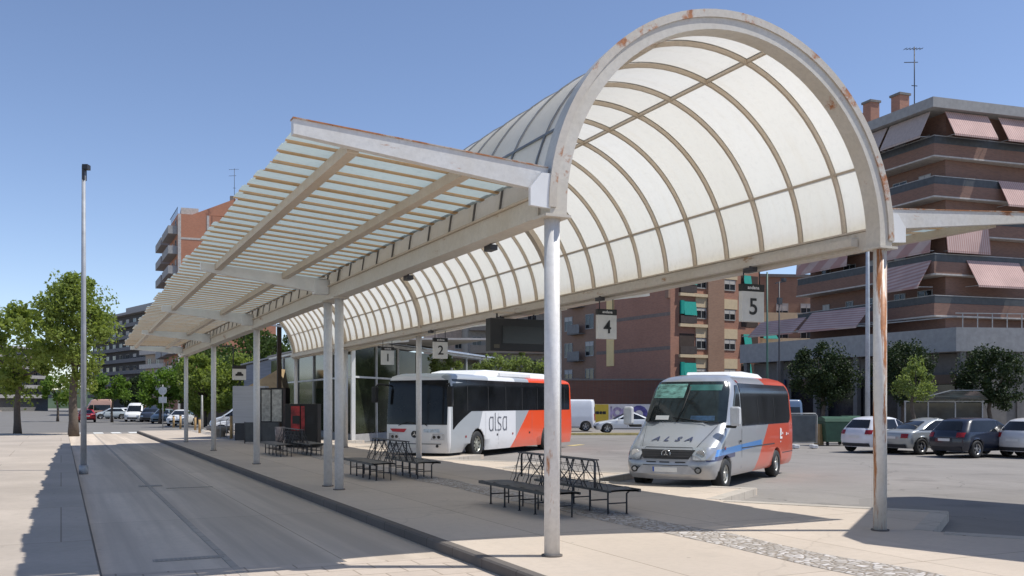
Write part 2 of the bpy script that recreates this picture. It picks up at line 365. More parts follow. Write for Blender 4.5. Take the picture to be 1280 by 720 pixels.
# longitudinal box beams and gutters
for sx, x in ((-1, XL), (1, XR)):
    mb = MB(); mb.box(x-.13,x+.13,Y0+.14,Y1,4.335,4.6); cb(mb, 'edge_beam', paintC)
    mb = MB(); mb.box(x-.17 if sx<0 else x-.15, x+.15 if sx<0 else x+.17, Y0+.14, Y1, 4.605, 4.635); cb(mb, 'beam_flange', ribm)
    # inner gutter profile hung inside of the beam
    xi = x-sx*.22
    mb = MB(); mb.box(xi-.07,xi+.07,Y0+.3,Y1-.2,4.38,4.50); cb(mb, 'gutter', paintC)
# arch frames: two deep end frames, intermediate frames at the posts
def arc_band(mb, y0, y1, r0, r1, z0=4.335, n=48):
    def pt(a, r, y): return (XC+r*math.cos(a), y, ZS+r*math.sin(a))
    rows = []
    for i in range(n+1):
        a = math.pi*i/n; rows.append([pt(a,r0,y0), pt(a,r1,y0), pt(a,r1,y1), pt(a,r0,y1), pt(a,r0,y0)])
    if z0 < ZS:
        f = [(p[0], p[1], z0) for p in rows[0]]; l = [(p[0], p[1], z0) for p in rows[-1]]; rows = [f]+rows+[l]
    mb.grid(rows); return mb
for y in (Y0, Y1):
    mb = MB(); arc_band(mb, y-.14, y+.14, R-.14, R+.10)
    # thin raised lip in front of the outer edge
    cb(mb, 'end_arch', paintD)
    mb = MB(); arc_band(mb, y-.165, y-.142, R+.02, R+.125, 4.5); cb(mb, 'arch_lip', rusty('arch_lip_paint', base=(.60,.55,.48), amount=.72, stretch=(1,1,1), scale=1.6))
for y in (21.2, 31.0, 40.7):
    mb = MB(); arc_band(mb, y-.1, y+.1, R-.17, R-.035); cb(mb, 'main_arch', ribm)
k = 0; y = 11.39
while y < Y1-.2:
    if all(abs(y-q) > .35 for q in (21.2, 31.0, 40.7)):
        mb = MB(); arc_band(mb, y-.021, y+.021, R-.10, R-.035, 4.5, 36); cb(mb, 'rib', ribm)
    y += .985
for a in (24, 73, 107, 156):
    a = math.radians(a); p = Vector((XC+(R-.06)*math.cos(a), 0, ZS+(R-.06)*math.sin(a)))
    mb = MB(); mb.bar((p.x, Y0+.14, p.z), (p.x, Y1-.14, p.z), .035, .05, up=(math.cos(a),0,math.sin(a))); cb(mb, 'purlin', ribm)
# vault skin, one sheet per bay between frames, with overlap straps outside
mb = MB(); mb.smooth = True
def arc_skin(r, ya, yb, n=64):
    return [[(XC+r*math.cos(math.pi*i/n), yy, ZS+r*math.sin(math.pi*i/n)) for i in range(n+1)] for yy in (ya, yb)]
ya = Y0+.141; y = 11.39; segs = []
while y < Y1-.15: segs.append((ya, y)); ya = y; y += .985
segs.append((ya, Y1-.141))
for i, (a, b2) in enumerate(segs):
    dr = rnd.uniform(-.004,.004); g = arc_skin(R-.02+dr, a, b2+.02*(i<len(segs)-1)); mb.grid(g)
cb(mb, 'vault_sheeting', poly_m)
for y in [s[1] for s in segs[:-1]]:
    mb = MB(); arc_band(mb, y-.02, y+.02, R-.012, R+.006, 4.5, 32); cb(mb, 'joint_strap', pm('grey_strap', (.2,.2,.2), .6))
for a in (24, 73, 107, 156):
    a = math.radians(a); p = Vector((XC+(R-.003)*math.cos(a), 0, ZS+(R-.003)*math.sin(a)))
    mb = MB(); mb.bar((p.x, Y0+.16, p.z), (p.x, Y1-.16, p.z), .04, .02, up=(math.cos(a),0,math.sin(a))); cb(mb, 'ridge_strap', MATS['grey_strap'])
# wings: trapezoidal sheets on cantilever arms
def wing(side):
    X = lambda x: x if side < 0 else 2*XC-x
    def outer(y): t = max(0, (y-Y0)/40); return 2.40+.38*t*t, 5.04-.26*t*t
    def sz(x, y):
        xo, zo = outer(y); t = (5.42-x)/(5.42-xo); return 4.80+(zo-4.80)*t
    # sheet in two sloping sections so that it is not one perfect plane
    mb = MB(); P = .5; y = Y0+.1; prof = []
    ph = [(0,0,0),(.15,0,2),(.17,.022,0),(.48,.022,0),(.5,0,1)]
    n = int(39.6/P)
    for i in range(n):
        for j in range(1, 5):
            q0, q1 = ph[j-1], ph[j]; ya, yb = y+i*P+q0[0], y+i*P+q1[0]; jit = 0
            mb.m = 1 if q1[2] == 1 else 0
            rows = []
            for yy, zz in ((ya, q0[1]), (yb, q1[1])):
                xo, zo = outer(yy); rr = random.Random(int(yy*50)); xo += .05*math.sin(int(i/2)*1.7)
                rows.append([(X(xx), yy, sz(xx, yy)+zz+.02) for xx in (xo, xo+(5.42-xo)*.33, xo+(5.42-xo)*.66, 5.42)])
            mb.grid(rows)
    # small lap strips under the flats, stained by rust
    mb.m = 1
    for i in range(n):
        xo, zo = outer(y+i*P); ya = y+i*P+.46
        mb.grid([[(X(xx), yy, sz(xx, yy)+.012) for xx in (xo+.02, 5.40)] for yy in (ya+random.Random(i).uniform(-.01,.02), ya+random.Random(i+99).uniform(.045,.10))])
    cb(mb, 'wing_sheeting', [wing_m, web_m])
    mb = MB()
    if side < 0: mb.prism([(X(5.36),Y0+.14,4.86),(X(5.72),Y0+.14,5.03),(X(5.72),Y0+.14,5.045),(X(5.36),Y0+.14,4.875)], (0,Y1-Y0-.28,0)); cb(mb, 'sun_gap_strip', paintC, clean=True)  # strip added to keep sun from leaking through the gap onto the lane
    # long purlins
    for px_, w in ((3.07, .14), (4.52, .14)):
        mb = MB(); pts = []
        ys = [Y0+.05+i*(39.7/12) for i in range(13)]
        for i in range(12):
            s0 = px_+(.38*((ys[i]-Y0)/40)**2)*.7; s1 = px_+(.38*((ys[i+1]-Y0)/40)**2)*.7
            mb.bar((X(s0), ys[i], sz(s0, ys[i])-.06), (X(s1), ys[i+1], sz(s1, ys[i+1])-.06), w, .13)
        cb(mb, 'wing_purlin', ribm)
    # tapered arms
    for y_ in (Y0, 21.5, 31.0, 40.5, 50.3):
        front = y_ == Y0; xo, zo = outer(y_); y_c = y_-.02 if front else y_; w = .12
        mb = MB(); hi, ho = (.30, .17) if front else (.34, .17)
        up = .12 if front else -.02
        top_i = 4.80+up-.0; top_o = zo+up-(.02 if front else 0)
        xi = 5.56
        mb.prism([(X(xi), y_c-w/2, top_i-hi), (X(xo-.05 if front else xo+.3), y_c-w/2, top_o-ho), (X(xo-.05 if front else xo+.3), y_c-w/2, top_o), (X(xi), y_c-w/2, top_i)], (0, w, 0))
        a_ = cb(mb, 'wing_arm', pm('arm_white', (.82,.81,.78), .5, var=.08) if not front else rusty('fascia_paint', base=(.68,.67,.65), amount=.45, stretch=(.35,1,1.6), scale=2.2), clean=True)
        if front:
            mb = MB(); mb.bar((X(xo-.06), y_c, top_o+.008), (X(xi), y_c, top_i+.008), .15, .014); mb.build('rusty_flashing', rusty('flashing_rust', base=(.5,.42,.36), amount=1.0, stretch=(1,1,1)), a_)
        # bracket block at the post
    # gusset bracket with a slanted top
    for y_ in (Y0,):
        mb = MB(); xb = X(5.55)
        mb.prism([(X(5.56),y_-.15,4.40),(X(5.28),y_-.15,4.42),(X(5.28),y_-.15,4.64),(X(5.44),y_-.15,4.84),(X(5.56),y_-.15,4.84)], (0,.06,0)); cb(mb, 'bracket', white, clean=True)
    mb = MB()
    for y_ in (21.5, 31.0, 40.5, 50.3): mb = MB(); mb.box(min(X(5.2),X(5.52)), max(X(5.2),X(5.52)), y_-.12, y_+.12, 4.44, 4.76); cb(mb, 'bracket', white)
wing(-1); wing(1)
# flood lamps under the beams
for (x, y) in ((XR-.3, 13.4), (XR-.3, 18.6), (XR-.3, 24), (XR-.3,29.5), (XL+.25, 13.2), (XL+.25, 17)):
    mb = MB(); mb.box(x-.06,x+.06,y-.12,y+.12,4.27,4.35); mb.cyl((x,y,4.35),(x,y,4.38),.02,8); cb(mb, 'downlight', dark)
# ------------------------------------------------------------------ hanging bay signs
sign_m = pm('sign_white', (.62,.61,.58), .4, var=.06, scale=8); ink = pm('sign_black', (.015,.015,.015), .5)
def bay_sign(n, y, label):
    t = thing('bay_sign', label, 'bay sign', (XR-.05, y, 0), 0, 'numbered bay signs hanging from the canopy')
    mb = MB(); mb.box(-.25,.25,-.05,.05,3.42,3.97); mb.build('sign_box', sign_m, t, bevel=.008)
    mb = MB(); mb.box(-.252,.252,-.052,.052,3.975,4.10); mb.build('header', ink, t)
    for s in (-1, 1):
        mb = MB(); mb.cyl((s*.18,0,4.10),(s*.18,0,4.336),.012,8); mb.build('hanger', dark, t)
    text_part('numeral', n, .42, ink, t, (0,-.056,3.68), (math.pi/2,0,0), .003, bold=.004)
    text_part('header_text', 'andana', .085, white, t, (0,-.056,4.035), (math.pi/2,0,0), .003, squeeze=1.1, bold=.002)
    return t
bay_sign('5', 13.67, 'white bay sign numbered 5 under a black header strip')
bay_sign('4', 18.74, 'white bay sign numbered 4 under a black header strip')
bay_sign('2', 29.3, 'white bay sign numbered 2 hanging over the large coach')
bay_sign('1', 34.9, 'white bay sign numbered 1 beside the glazed hall')
bay_sign('3', 24.35, 'white bay sign numbered 3 behind the departures screen')
# taxi pictogram sign
x, y = D(299, 49); t = thing('taxi_sign', 'small white hanging sign with a black car pictogram at the far end of the canopy', 'sign', (x, y, 0))
mb = MB(); mb.box(-.34,.34,-.05,.05,3.15,3.72); mb.build('sign_box', sign_m, t)
mb = MB(); mb.box(-.345,.345,-.055,.055,3.725,3.9); mb.build('header', ink, t)
mb = MB(); mb.prism([(-.2,-.056,3.36),(.2,-.056,3.36),(.2,-.056,3.46),(.13,-.056,3.47),(.09,-.056,3.56),(-.09,-.056,3.56),(-.13,-.056,3.47),(-.2,-.056,3.46)], (0,-.003,0)); mb.build('pictogram', ink, t)
mb = MB(); mb.cyl((-.3,.0,3.9),(-.3,.0,4.9),.03,8); mb.cyl((-.3,0,4.88),(-2.3,0,4.88),.03,8); mb.build('hanger', dark, t)
# departures screen
t = thing('departures_screen', 'wide black departures screen hanging beside the front left column', 'screen', (11.05, 23.16, 0))
mb = MB(); mb.box(-.76,.86,-.16,.16,3.34,4.22); mb.build('housing', pm('screen_black', (.012,.012,.013), .45), t, bevel=.015)
mb = MB(); mb.box(-.42,.8,-.175,-.162,3.55,4.02); mb.build('display', glass_mat('screen_glass', (.01,.01,.01), .15), t)
mb = MB(); mb.box(-.66,-.5,-.172,-.162,3.42,3.52); mb.build('maker_plate', pm('dull_plate', (.08,.07,.05), .5), t)
for s in (-.5,.6): mb = MB(); mb.cyl((s,0,4.22),(s,0,4.37),.025,8); mb.build('hanger', dark, t)
mb = MB(); mb.bar((-.6,0,4.385),(.75,0,4.385),.05,.05); mb.build('support_bar', ribm, t)
# ------------------------------------------------------------------ back-to-back benches
bench_m = pm('bench_steel', (.045,.045,.05), .55, var=.3, scale=20); bench_seat = None
m, nt, b = nt_new('perforated_steel'); v = coords(nt, (1,1,1), True)
nn = noise(nt, v, 3); nt.links.new(ramp(nt, nn, [(.3,(.05,.05,.052)), (.7,(.09,.088,.085))]), b.inputs['Base Color']); b.inputs['Roughness'].default_value = .5
b.inputs['Metallic'].default_value = .3; perf = m
def bench(x, y, L, label, rz=0, nseg=5):
    t = thing('bench', label, 'bench', (x, y, 0), rz, 'back to back steel benches on the platform')
    for s in (-1, 1):
        # wavy seat plate
        mb = MB(); mb.smooth = True; rows = []
        ncol = 25
        for i in range(9):
            u = i/8; row = []
            for j in range(ncol):
                yy = -L/2+L*j/(ncol-1); wob = .012*math.sin(yy*2*math.pi/(L/nseg))
                xx = s*(.30+.60*u); zz = .43+.02*math.cos(u*2.4-1)+wob*(.4+u)+(.015 if u > .9 else 0)
                row.append((xx, yy, zz))
            rows.append(row)
        mb.grid(rows); mb.grid([[(p[0], p[1], p[2]-.03) for p in r] for r in rows])
        mb.smooth = False; mb.bar((s*.9,-L/2,.425),(s*.9,L/2,.425),.045,.055); mb.bar((s*.3,-L/2,.42),(s*.3,L/2,.42),.03,.04)
        mb.build('seat', perf, t)
        # legs with stretchers
        for j in range(nseg):
            yy = -L/2+.18+(L-.36)*j/(nseg-1)
            mb = MB(); mb.tube([(s*.74,yy,0),(s*.74,yy,.36),(s*.8,yy,.41)], .018, 6); mb.cyl((s*.74,yy,0),(s*.74,yy,.01),.035,8); mb.build('leg', bench_m, t)
            mb = MB(); mb.tube([(s*.36,yy,0),(s*.36,yy,.42)], .016, 6); mb.build('leg', bench_m, t)
            mb = MB(); mb.tube([(s*.36,yy,.2),(s*.74,yy,.2)], .013, 6); mb.build('stretcher', bench_m, t)
        # curved back of bent rods
        mb = MB()
        for j in range(nseg+1):
            yy = -L/2+.08+(L-.16)*j/nseg
            for q in (-1, 1):
                if (j == 0 and q < 0) or (j == nseg and q > 0): continue
                w = L/nseg*.42
                mb.tube([(s*.08,yy+q*.02,.97),(s*.12,yy+q*.03,.83),(s*.2,yy+q*w*.45,.68),(s*.26,yy+q*w*.9,.55),(s*.30,yy+q*w*.8,.44)], .011, 6)
        for zz, xx in ((.86,.11),(.72,.175),(.58,.245)):
            mb.tube([(s*xx,-L/2+.06,zz),(s*xx,L/2-.06,zz)], .0045, 4)
        for j in range(int(L/.09)):
            yy = -L/2+.08+j*.09
            if j % 3: continue
            mb.tube([(s*.085,yy,.95),(s*.12,yy,.83),(s*.2,yy,.68),(s*.30,yy,.45)], .003, 4)
        mb.build('backrest', bench_m, t)
    mb = MB(); mb.tube([(0,-L/2+.02,.5),(0,-L/2+.02,.93),(0,-L/2+.08,.975),(0,L/2-.08,.975),(0,L/2-.02,.93),(0,L/2-.02,.5)], .022, 8)
    mb.box(-.1,.1,-L/2+.05,L/2-.05,.965,.985); mb.build('top_rail', bench_m, t)
bench(8.25, 15.5, 2.9, 'dark steel back to back bench right behind the front left column')
bench(7.9, 24.2, 2.7, 'dark steel back to back bench in front of the large coach')
bench(7.95, 36.2, 3.2, 'dark steel back to back bench next to the drinks machines')
# an added roof, out of view, that throws the shadow on the right
t = thing('shadow_caster', 'made-up flat roof on posts out of view, added to cast the shadow on the right', 'shelter')
a, b2, c2, d2 = Vector((13.15,8.65,5.4)), Vector((20.4,14.4,5.4)), Vector((22.7,6.6,5.4)), Vector((15.6,.8,5.4))
pts = [a+(b2-a)*.06+(d2-a)*.0, a+(b2-a)*.93, b2+(c2-b2)*.07, c2, d2, a+(d2-a)*.05]
mb = MB(); mb.prism([tuple(p) for p in pts], (0,0,.3)); mb.build('roof', paintA, t)
for p in (a+(c2-a)*.25, b2+(d2-b2)*.2, c2+(a-c2)*.12): mb = MB(); mb.cyl((p.x,p.y,-.15),(p.x,p.y,5.4),.1,16); mb.build('post', paintA, t)
# ------------------------------------------------------------------ vehicles: x runs from the nose (0) to the tail, -y is the driver's side, z from the road
def interp(tab, z):
    if z <= tab[0][0]: return tab[0][1]
    for (a, p), (b, q) in zip(tab, tab[1:]):
        if z <= b: return p+(q-p)*(z-a)/(b-a)
    return tab[-1][1]
class Shell:
    def __init__(s, fx, rx, hw, zs, wheels, wr, rc=.2, crown=.06, rcr=None, arch=None):
        s.fx, s.rx, s.hw, s.zs, s.wheels, s.wr, s.rc, s.crown, s.rcr = fx, rx, hw, zs, wheels, wr, rc, crown, rcr or rc
        s.arch = arch or wr*1.17
    def F(s, y, z, rear=False):
        w = interp(s.hw, z); rc = s.rcr if rear else s.rc; y = min(abs(y), w); c = s.crown*(y/w)**2
        e = y-(w-rc); c += rc-math.sqrt(max(0, rc*rc-e*e)) if e > 0 else 0
        return interp(s.rx, z)-c if rear else interp(s.fx, z)+c
    def S(s, x, z):
        w = interp(s.hw, z); f = interp(s.fx, z)+s.crown; r = interp(s.rx, z)-s.crown
        if x < f+s.rc: e = min(f+s.rc-x, s.rc); return w-s.rc+math.sqrt(max(0, s.rc**2-e*e))
        if x > r-s.rcr: e = min(x-(r-s.rcr), s.rcr); return w-s.rcr+math.sqrt(max(0, s.rcr**2-e*e))
        return w
    def ring(s, z):
        w = interp(s.hw, z); f = interp(s.fx, z)+s.crown; r = interp(s.rx, z)-s.crown; L = s.rx_max(); P = []
        def corner(rc, cx, cy, a0, a1, n=6): return [(cx+rc*math.cos(a0+(a1-a0)*i/n), cy+rc*math.sin(a0+(a1-a0)*i/n)) for i in range(n+1)]
        # side -y from front to rear
        xs = [f+s.rc+(r-s.rcr-f-s.rc)*t for t in s.ts]
        side = [(x, -w) for x in xs]
        yr = [(-w+s.rcr)+(2*(w-s.rcr))*i/8 for i in range(1, 8)]
        P = side[:]
        P += corner(s.rcr, r-s.rcr, -w+s.rcr, -math.pi/2, 0)[1:]
        P += [(s.F(y, z, True), y) for y in yr]
        P += corner(s.rcr, r-s.rcr, w-s.rcr, 0, math.pi/2)
        P += [(x, w) for x in reversed(xs)][1:]
        P += corner(s.rc, f+s.rc, w-s.rc, math.pi/2, math.pi)[1:]
        yf = [(w-s.rc)-(2*(w-s.rc))*i/8 for i in range(1, 8)]
        P += [(s.F(y, z), y) for y in yf]
        P += corner(s.rc, f+s.rc, -w+s.rc, math.pi, math.pi*1.5)[:-1]
        return P
    def rx_max(s): return max(v for _, v in s.rx)
    def body(s):
        f = interp(s.fx, .4)+s.crown+s.rc; r = interp(s.rx, .4)-s.crown-s.rcr
        ts = {0, 1}
        for i in range(1, 14): ts.add(i/14)
        for w in s.wheels:
            ts = {t for t in ts if abs(f+(r-f)*t-w) > s.arch+.02 or t in (0, 1)}
            for i in range(-9, 10):
                t = (w+s.arch*math.sin(i/9*math.pi/2)*1.0-f)/(r-f)
                if 0 < t < 1: ts.add(t)
        s.ts = sorted(ts); mb = MB(); mb.smooth = True; rows = []
        for z in s.zs:
            row = []
            for (x, y) in s.ring(z):
                zz = z
                for w in s.wheels:
                    if abs(x-w) < s.arch: zz = max(zz, s.wr+math.sqrt(s.arch**2-(x-w)**2))
                row.append((x, y, zz))
            row.append(row[0]); rows.append(row)
        mb.grid(rows)
        top = s.ring(s.zs[-1]); cx = sum(p[0] for p in top)/len(top); zt = s.zs[-1]
        rows = [[(p[0], p[1], zt) for p in top+[top[0]]]]
        for q, dz in ((.8,.012),(.5,.02),(.0,.024)): rows.append([(cx+(p[0]-cx)*q, p[1]*q, zt+dz) for p in top+[top[0]]])
        mb.grid(rows); return mb
    def side(s, sy, z0, z1, x0, x1, off=.006, nz=6, nx=8):      # x0, x1 are numbers or functions of z
        mb = MB(); mb.smooth = True; rows = []
        for i in range(nz+1):
            z = z0+(z1-z0)*i/nz; a = x0(z) if callable(x0) else x0; b = x1(z) if callable(x1) else x1
            rows.append([(a+(b-a)*j/nx, sy*(s.S(a+(b-a)*j/nx, z)+off), z) for j in range(nx+1)])
        return mb.grid(rows)
    def front(s, z0, z1, y0, y1, off=.006, nz=6, ny=10, rear=False):
        mb = MB(); mb.smooth = True; rows = []; d = 1 if rear else -1
        for i in range(nz+1):
            z = z0+(z1-z0)*i/nz; a = y0(z) if callable(y0) else y0; b = y1(z) if callable(y1) else y1
            rows.append([(s.F(a+(b-a)*j/ny, z, rear)+d*off, a+(b-a)*j/ny, z+off*.6) for j in range(ny+1)])
        return mb.grid(rows)
def wheel(par, x, y, r, w=.24, rimc=None, spokes=5, rz=0):
    wl = MB(); wl.smooth = True
    s = 1 if y > 0 else -1
    pr = [(r*.62, -w/2), (r*.93, -w/2), (r, -w/2+.03), (r, w/2-.03), (r*.93, w/2), (r*.62, w/2), (r*.62,-w/2)]
    n = 28; rows = [[(x+q*math.cos(2*math.pi*k/n), y+v_, r+q*math.sin(2*math.pi*k/n)) for k in range(n+1)] for q, v_ in pr]
    wl.grid(rows); W = wl.build('wheel', black, par)
    rm = MB(); rm.smooth = True; yo = y+s*(w/2-.025)
    rows = [[(x+q*math.cos(2*math.pi*k/n), yo-s*dd, r+q*math.sin(2*math.pi*k/n)) for k in range(n+1)] for q, dd in ((r*.64,0),(r*.58,.0),(r*.55,.05))]
    rm.grid(rows); rm.smooth = False
    for k in range(spokes):
        a = 2*math.pi*k/spokes+.3
        rm.bar((x+r*.1*math.cos(a), yo-s*.03, r+r*.1*math.sin(a)), (x+r*.58*math.cos(a), yo-s*.03, r+r*.58*math.sin(a)), r*.17, .03, up=(0,1,0))
    rm.tube([(x, yo-s*.05, r), (x, yo, r)], r*.17, 12); rm.build('rim', rimc or rim_m, W)
    dk = MB(); dk.tube([(x, yo-s*.07, r), (x, yo-s*.06, r)], r*.6, 20); dk.build('brake_disc', dark, W)
    return W
def under(par, s, z0=.24, z1=.75):
    L = s.rx_max(); w = interp(s.hw, .5)-.3
    mb = MB(); mb.box(.35, L-.35, -w, w, z0, z1); mb.build('underbody', black, par)
def paint(name, c, rough=.3, metal=0, coat=.6): return pm(name, c, rough, metal, var=.05, scale=1.5, coat=coat)
def car(name, label, cat, px, py_base, head, kind='hatch', col=(.7,.7,.7), metal=0, L=4.2, H=1.46, W=.88, group=None, d=None, z=RZ, pname=None):
    """head = (right, away) direction from nose to tail in the camera's ground frame"""
    d = d or F*(HC-z)/(py_base-HY); x, y = D(px, d)
    t = thing(name, label, cat, (x, y, z), ang(*head), group)
    q = H/1.46
    if kind == 'van':
        fx = [(.2,.08),(.45,.0),(.75,.04),(.95,.22),(1.1,.75),(1.3,1.05),(H-.12,1.75),(H,2.0)]; rx = [(.2,L-.06),(.6,L),(H-.2,L-.05),(H,L-.12)]
        hw = [(.2,W-.08),(.5,W),(1.1,W),(H-.25,W-.1),(H-.05,W-.17),(H,W-.3)]; zs = [.26,.4,.6,.8,.95,1.02,1.1,1.2,1.3,1.5,1.7,H-.25,H-.12,H-.05,H]
        zs = sorted(set(round(v,3) for v in zs if v <= H)); bz, tz = 1.12, min(H-.3, 1.85)
    elif kind == 'sedan':
        fx = [(.2,.14),(.4,.02),(.56,0),(.68,.09),(.8,.45),(.88,.95),(.94,1.25),(1.2,1.75),(H-.08,2.15),(H,2.5)]
        rx = [(.2,L-.12),(.45,L-.01),(.7,L),(.88,L-.05),(.96,L-.22),(1.0,L-.62),(1.22,L-1.05),(H-.08,L-1.45),(H,L-1.8)]
        hw = [(.2,W-.1),(.42,W-.01),(.65,W),(.9,W-.03),(1.0,W-.08),(H-.1,W-.25),(H-.03,W-.32),(H,W-.42)]; zs = [.24,.34,.5,.62,.7,.8,.86,.9,.95,1.0,1.1,1.22,1.32,H-.06,H-.02,H]
        bz, tz = .97, H-.1
    else:
        fx = [(.2,.12),(.4,.02),(.56,0),(.7,.08),(.82,.36),(.9,.72),(.97,1.02),(1.2,1.45),(H-.08,1.85),(H,2.2)]
        rx = [(.2,L-.1),(.45,L),(.8,L-.02),(.98,L-.1),(1.2,L-.3),(H-.08,L-.5),(H,L-.85)]
        hw = [(.2,W-.1),(.42,W-.01),(.65,W),(.9,W-.03),(1.0,W-.07),(H-.1,W-.24),(H-.03,W-.3),(H,W-.4)]; zs = [.24,.34,.5,.62,.7,.8,.86,.92,.98,1.08,1.2,1.32,H-.08,H-.03,H]
        bz, tz = .99, H-.1
    wr = .33 if kind != 'van' else .36; fw = .85; rw = L-.8
    s = Shell(fx, rx, hw, zs, [fw, rw], wr, rc=.28, crown=.1, rcr=.25)
    P = paint(pname or name+'_paint_%d' % int(col[0]*999+col[2]*99), col, .3, metal)
    b = s.body().build('body', P, t, clean=True); under(t, s)
    for sy in (-1, 1):
        for wx in (fw, rw): wheel(t, wx, sy*(W-.1), wr, .21)
        f0 = lambda z: s.F(0, z)+.30; m1 = fw+1.35 if kind != 'van' else fw+1.25; r0 = lambda z: s.F(0, z, True)-.34
        s.side(sy, bz, tz, f0, m1).build('window', glass, t)
        if kind != 'van' or L < 4.8: s.side(sy, bz, tz, m1+.07, r0).build('window', glass, t)
        mb = MB(); mb.box(f0(bz)-.02, f0(bz)+.1, min(sy*(W-.02), sy*(W+.17)), max(sy*(W-.02), sy*(W+.17)), bz-.03, bz+.12); mb.build('wing_mirror', P, t, bevel=.02)
        s.side(sy, .74, .78, m1-.25, m1-.1, .02, 1, 2).build('door_handle', chrome if not metal else P, t)
        s.side(sy, .30, .34, fw+.45, rw-.45, .012, 1, 6).build('sill_trim', black, t)
        s.front(.6, .72, sy*.45 if sy>0 else -(W-.12), W-.12 if sy>0 else -.45).build('headlight', lamp_m, t)
        zr = {'van': (.8,1.3), 'sedan': (.66,.84)}.get(kind, (.78,.96))
        s.front(zr[0], zr[1], (W-.38) if sy>0 else -(W-.1), (W-.1) if sy>0 else -(W-.38), rear=True).build('tail_light', red_m, t)
        for xx in (m1+.03,):
            s.side(sy, .4, bz-.03, xx, xx+.015, .003, 4, 1).build('door_seam', black, t)
    hwz = lambda z: interp(s.hw, z)
    s.front(bz+.02, tz, lambda z: -hwz(z)+.14, lambda z: hwz(z)-.14).build('windshield', glass, t)
    s.front(bz+.05 if kind != 'sedan' else 1.02, tz-.02, lambda z: -hwz(z)+.2, lambda z: hwz(z)-.2, rear=True).build('rear_window', glass, t)
    s.front(.32, .5, -.55, .55).build('grille', black, t)
    s.front(.62, .72, -.26, .26, .012, rear=True).build('number_plate', plate_m, t); s.front(.26, .4, -W+.2, W-.2, .008, rear=True).build('rear_bumper', dark, t)
    return t
# ================================================================== the large coach
def strokes(mb, lines, w, x0, z0, sc, y):      # flat lettering built from thick polylines on a -y side
    for ln in lines:
        pts = [(x0+a*sc, z0+b*sc) for a, b in ln]
        for (a, b), (c, d2) in zip(pts, pts[1:]):
            v = Vector((c-a, 0, d2-b)); l = v.length; v.normalize(); v2 = v*w*.5
            mb.bar((a-v2.x, y, b-v2.z), (c+v2.x, y, d2+v2.z), w, .004, up=(0,1,0))
def livery(name, base, grey, orange, whitex=None, low=None, stripe=None, metal=0, ocut=(0,0,0)):
    """ocut = (x at z=0, slope dx/dz, z above which vertical)"""
    m, nt, b = nt_new(name); tc = N(nt, 'ShaderNodeTexCoord'); sp = N(nt, 'ShaderNodeSeparateXYZ'); nt.links.new(tc.outputs['Object'], sp.inputs[0])
    def mth(op, a, b2):
        n = N(nt, 'ShaderNodeMath', operation=op)
        for i, q in enumerate((a, b2)):
            if isinstance(q, (int, float)): n.inputs[i].default_value = q
            else: nt.links.new(q, n.inputs[i])
        return n.outputs[0]
    X, Y, Zz = sp.outputs; zc = mth('MINIMUM', Zz, ocut[2])
    col = base
    if grey: col = mix(nt, mth('MULTIPLY', mth('LESS_THAN', Y, -.9), mth('GREATER_THAN', X, .28)), base, grey)
    if whitex:
        # white panel with a pointed front edge
        pt = mth('ABSOLUTE', mth('SUBTRACT', Zz, whitex[2]), 0); fr = mth('ADD', mth('MULTIPLY', pt, .45), whitex[0])
        col = mix(nt, mth('MULTIPLY', mth('GREATER_THAN', X, fr), mth('MULTIPLY', mth('LESS_THAN', X, whitex[1]), mth('LESS_THAN', Y, -.9))), col, base)
    if stripe:
        x1, za, zb, zc2, c1, c2 = stripe; up = mth('MULTIPLY', X, .035)
        inx = mth('MULTIPLY', mth('LESS_THAN', X, x1), mth('GREATER_THAN', X, .2)); zz = mth('SUBTRACT', Zz, up); side = mth('GREATER_THAN', mth('ABSOLUTE', Y, 0), .8)
        inx = mth('MULTIPLY', inx, side)
        col = mix(nt, mth('MULTIPLY', inx, mth('MULTIPLY', mth('GREATER_THAN', zz, zb), mth('LESS_THAN', zz, zc2))), col, c1)
        fr = mth('LESS_THAN', X, 1.7)
        col = mix(nt, mth('MULTIPLY', mth('MULTIPLY', inx, fr), mth('MULTIPLY', mth('GREATER_THAN', zz, za), mth('LESS_THAN', zz, zb))), col, c2)
    ox = mth('ADD', mth('MULTIPLY', zc, ocut[1]), ocut[0])
    col = mix(nt, mth('GREATER_THAN', X, ox), col, orange)
    # road dirt rising from the sills
    v = coords(nt, (1,1,1)); n = noise(nt, v, 2.5, 5)
    dl = N(nt, 'ShaderNodeMapRange'); dl.inputs[1].default_value = 1.15; dl.inputs[2].default_value = .25; nt.links.new(Zz, dl.inputs[0])
    col = mix(nt, mth('MULTIPLY', mth('MULTIPLY', dl.outputs[0], n), .55), col, (.33,.29,.25))
    nt.links.new(col, b.inputs['Base Color']); b.inputs['Roughness'].default_value = .28; b.inputs['Coat Weight'].default_value = .5; b.inputs['Metallic'].default_value = metal
    MATS[name] = m; return m
hd1 = (.43, .9028)
def place_center(lat, d, head, hw):       # from the visible corner to the nose centre
    return w2(lat-head[1]*hw, d+head[0]*hw)
x, y = place_center(-2.38, 34.6, hd1, 1.36)
B = thing('coach', 'large white and grey coach with a black window band and an orange rear', 'coach', (x, y, RZ), ang(*hd1)); B.scale = (1.03, 1.08, 1.0)
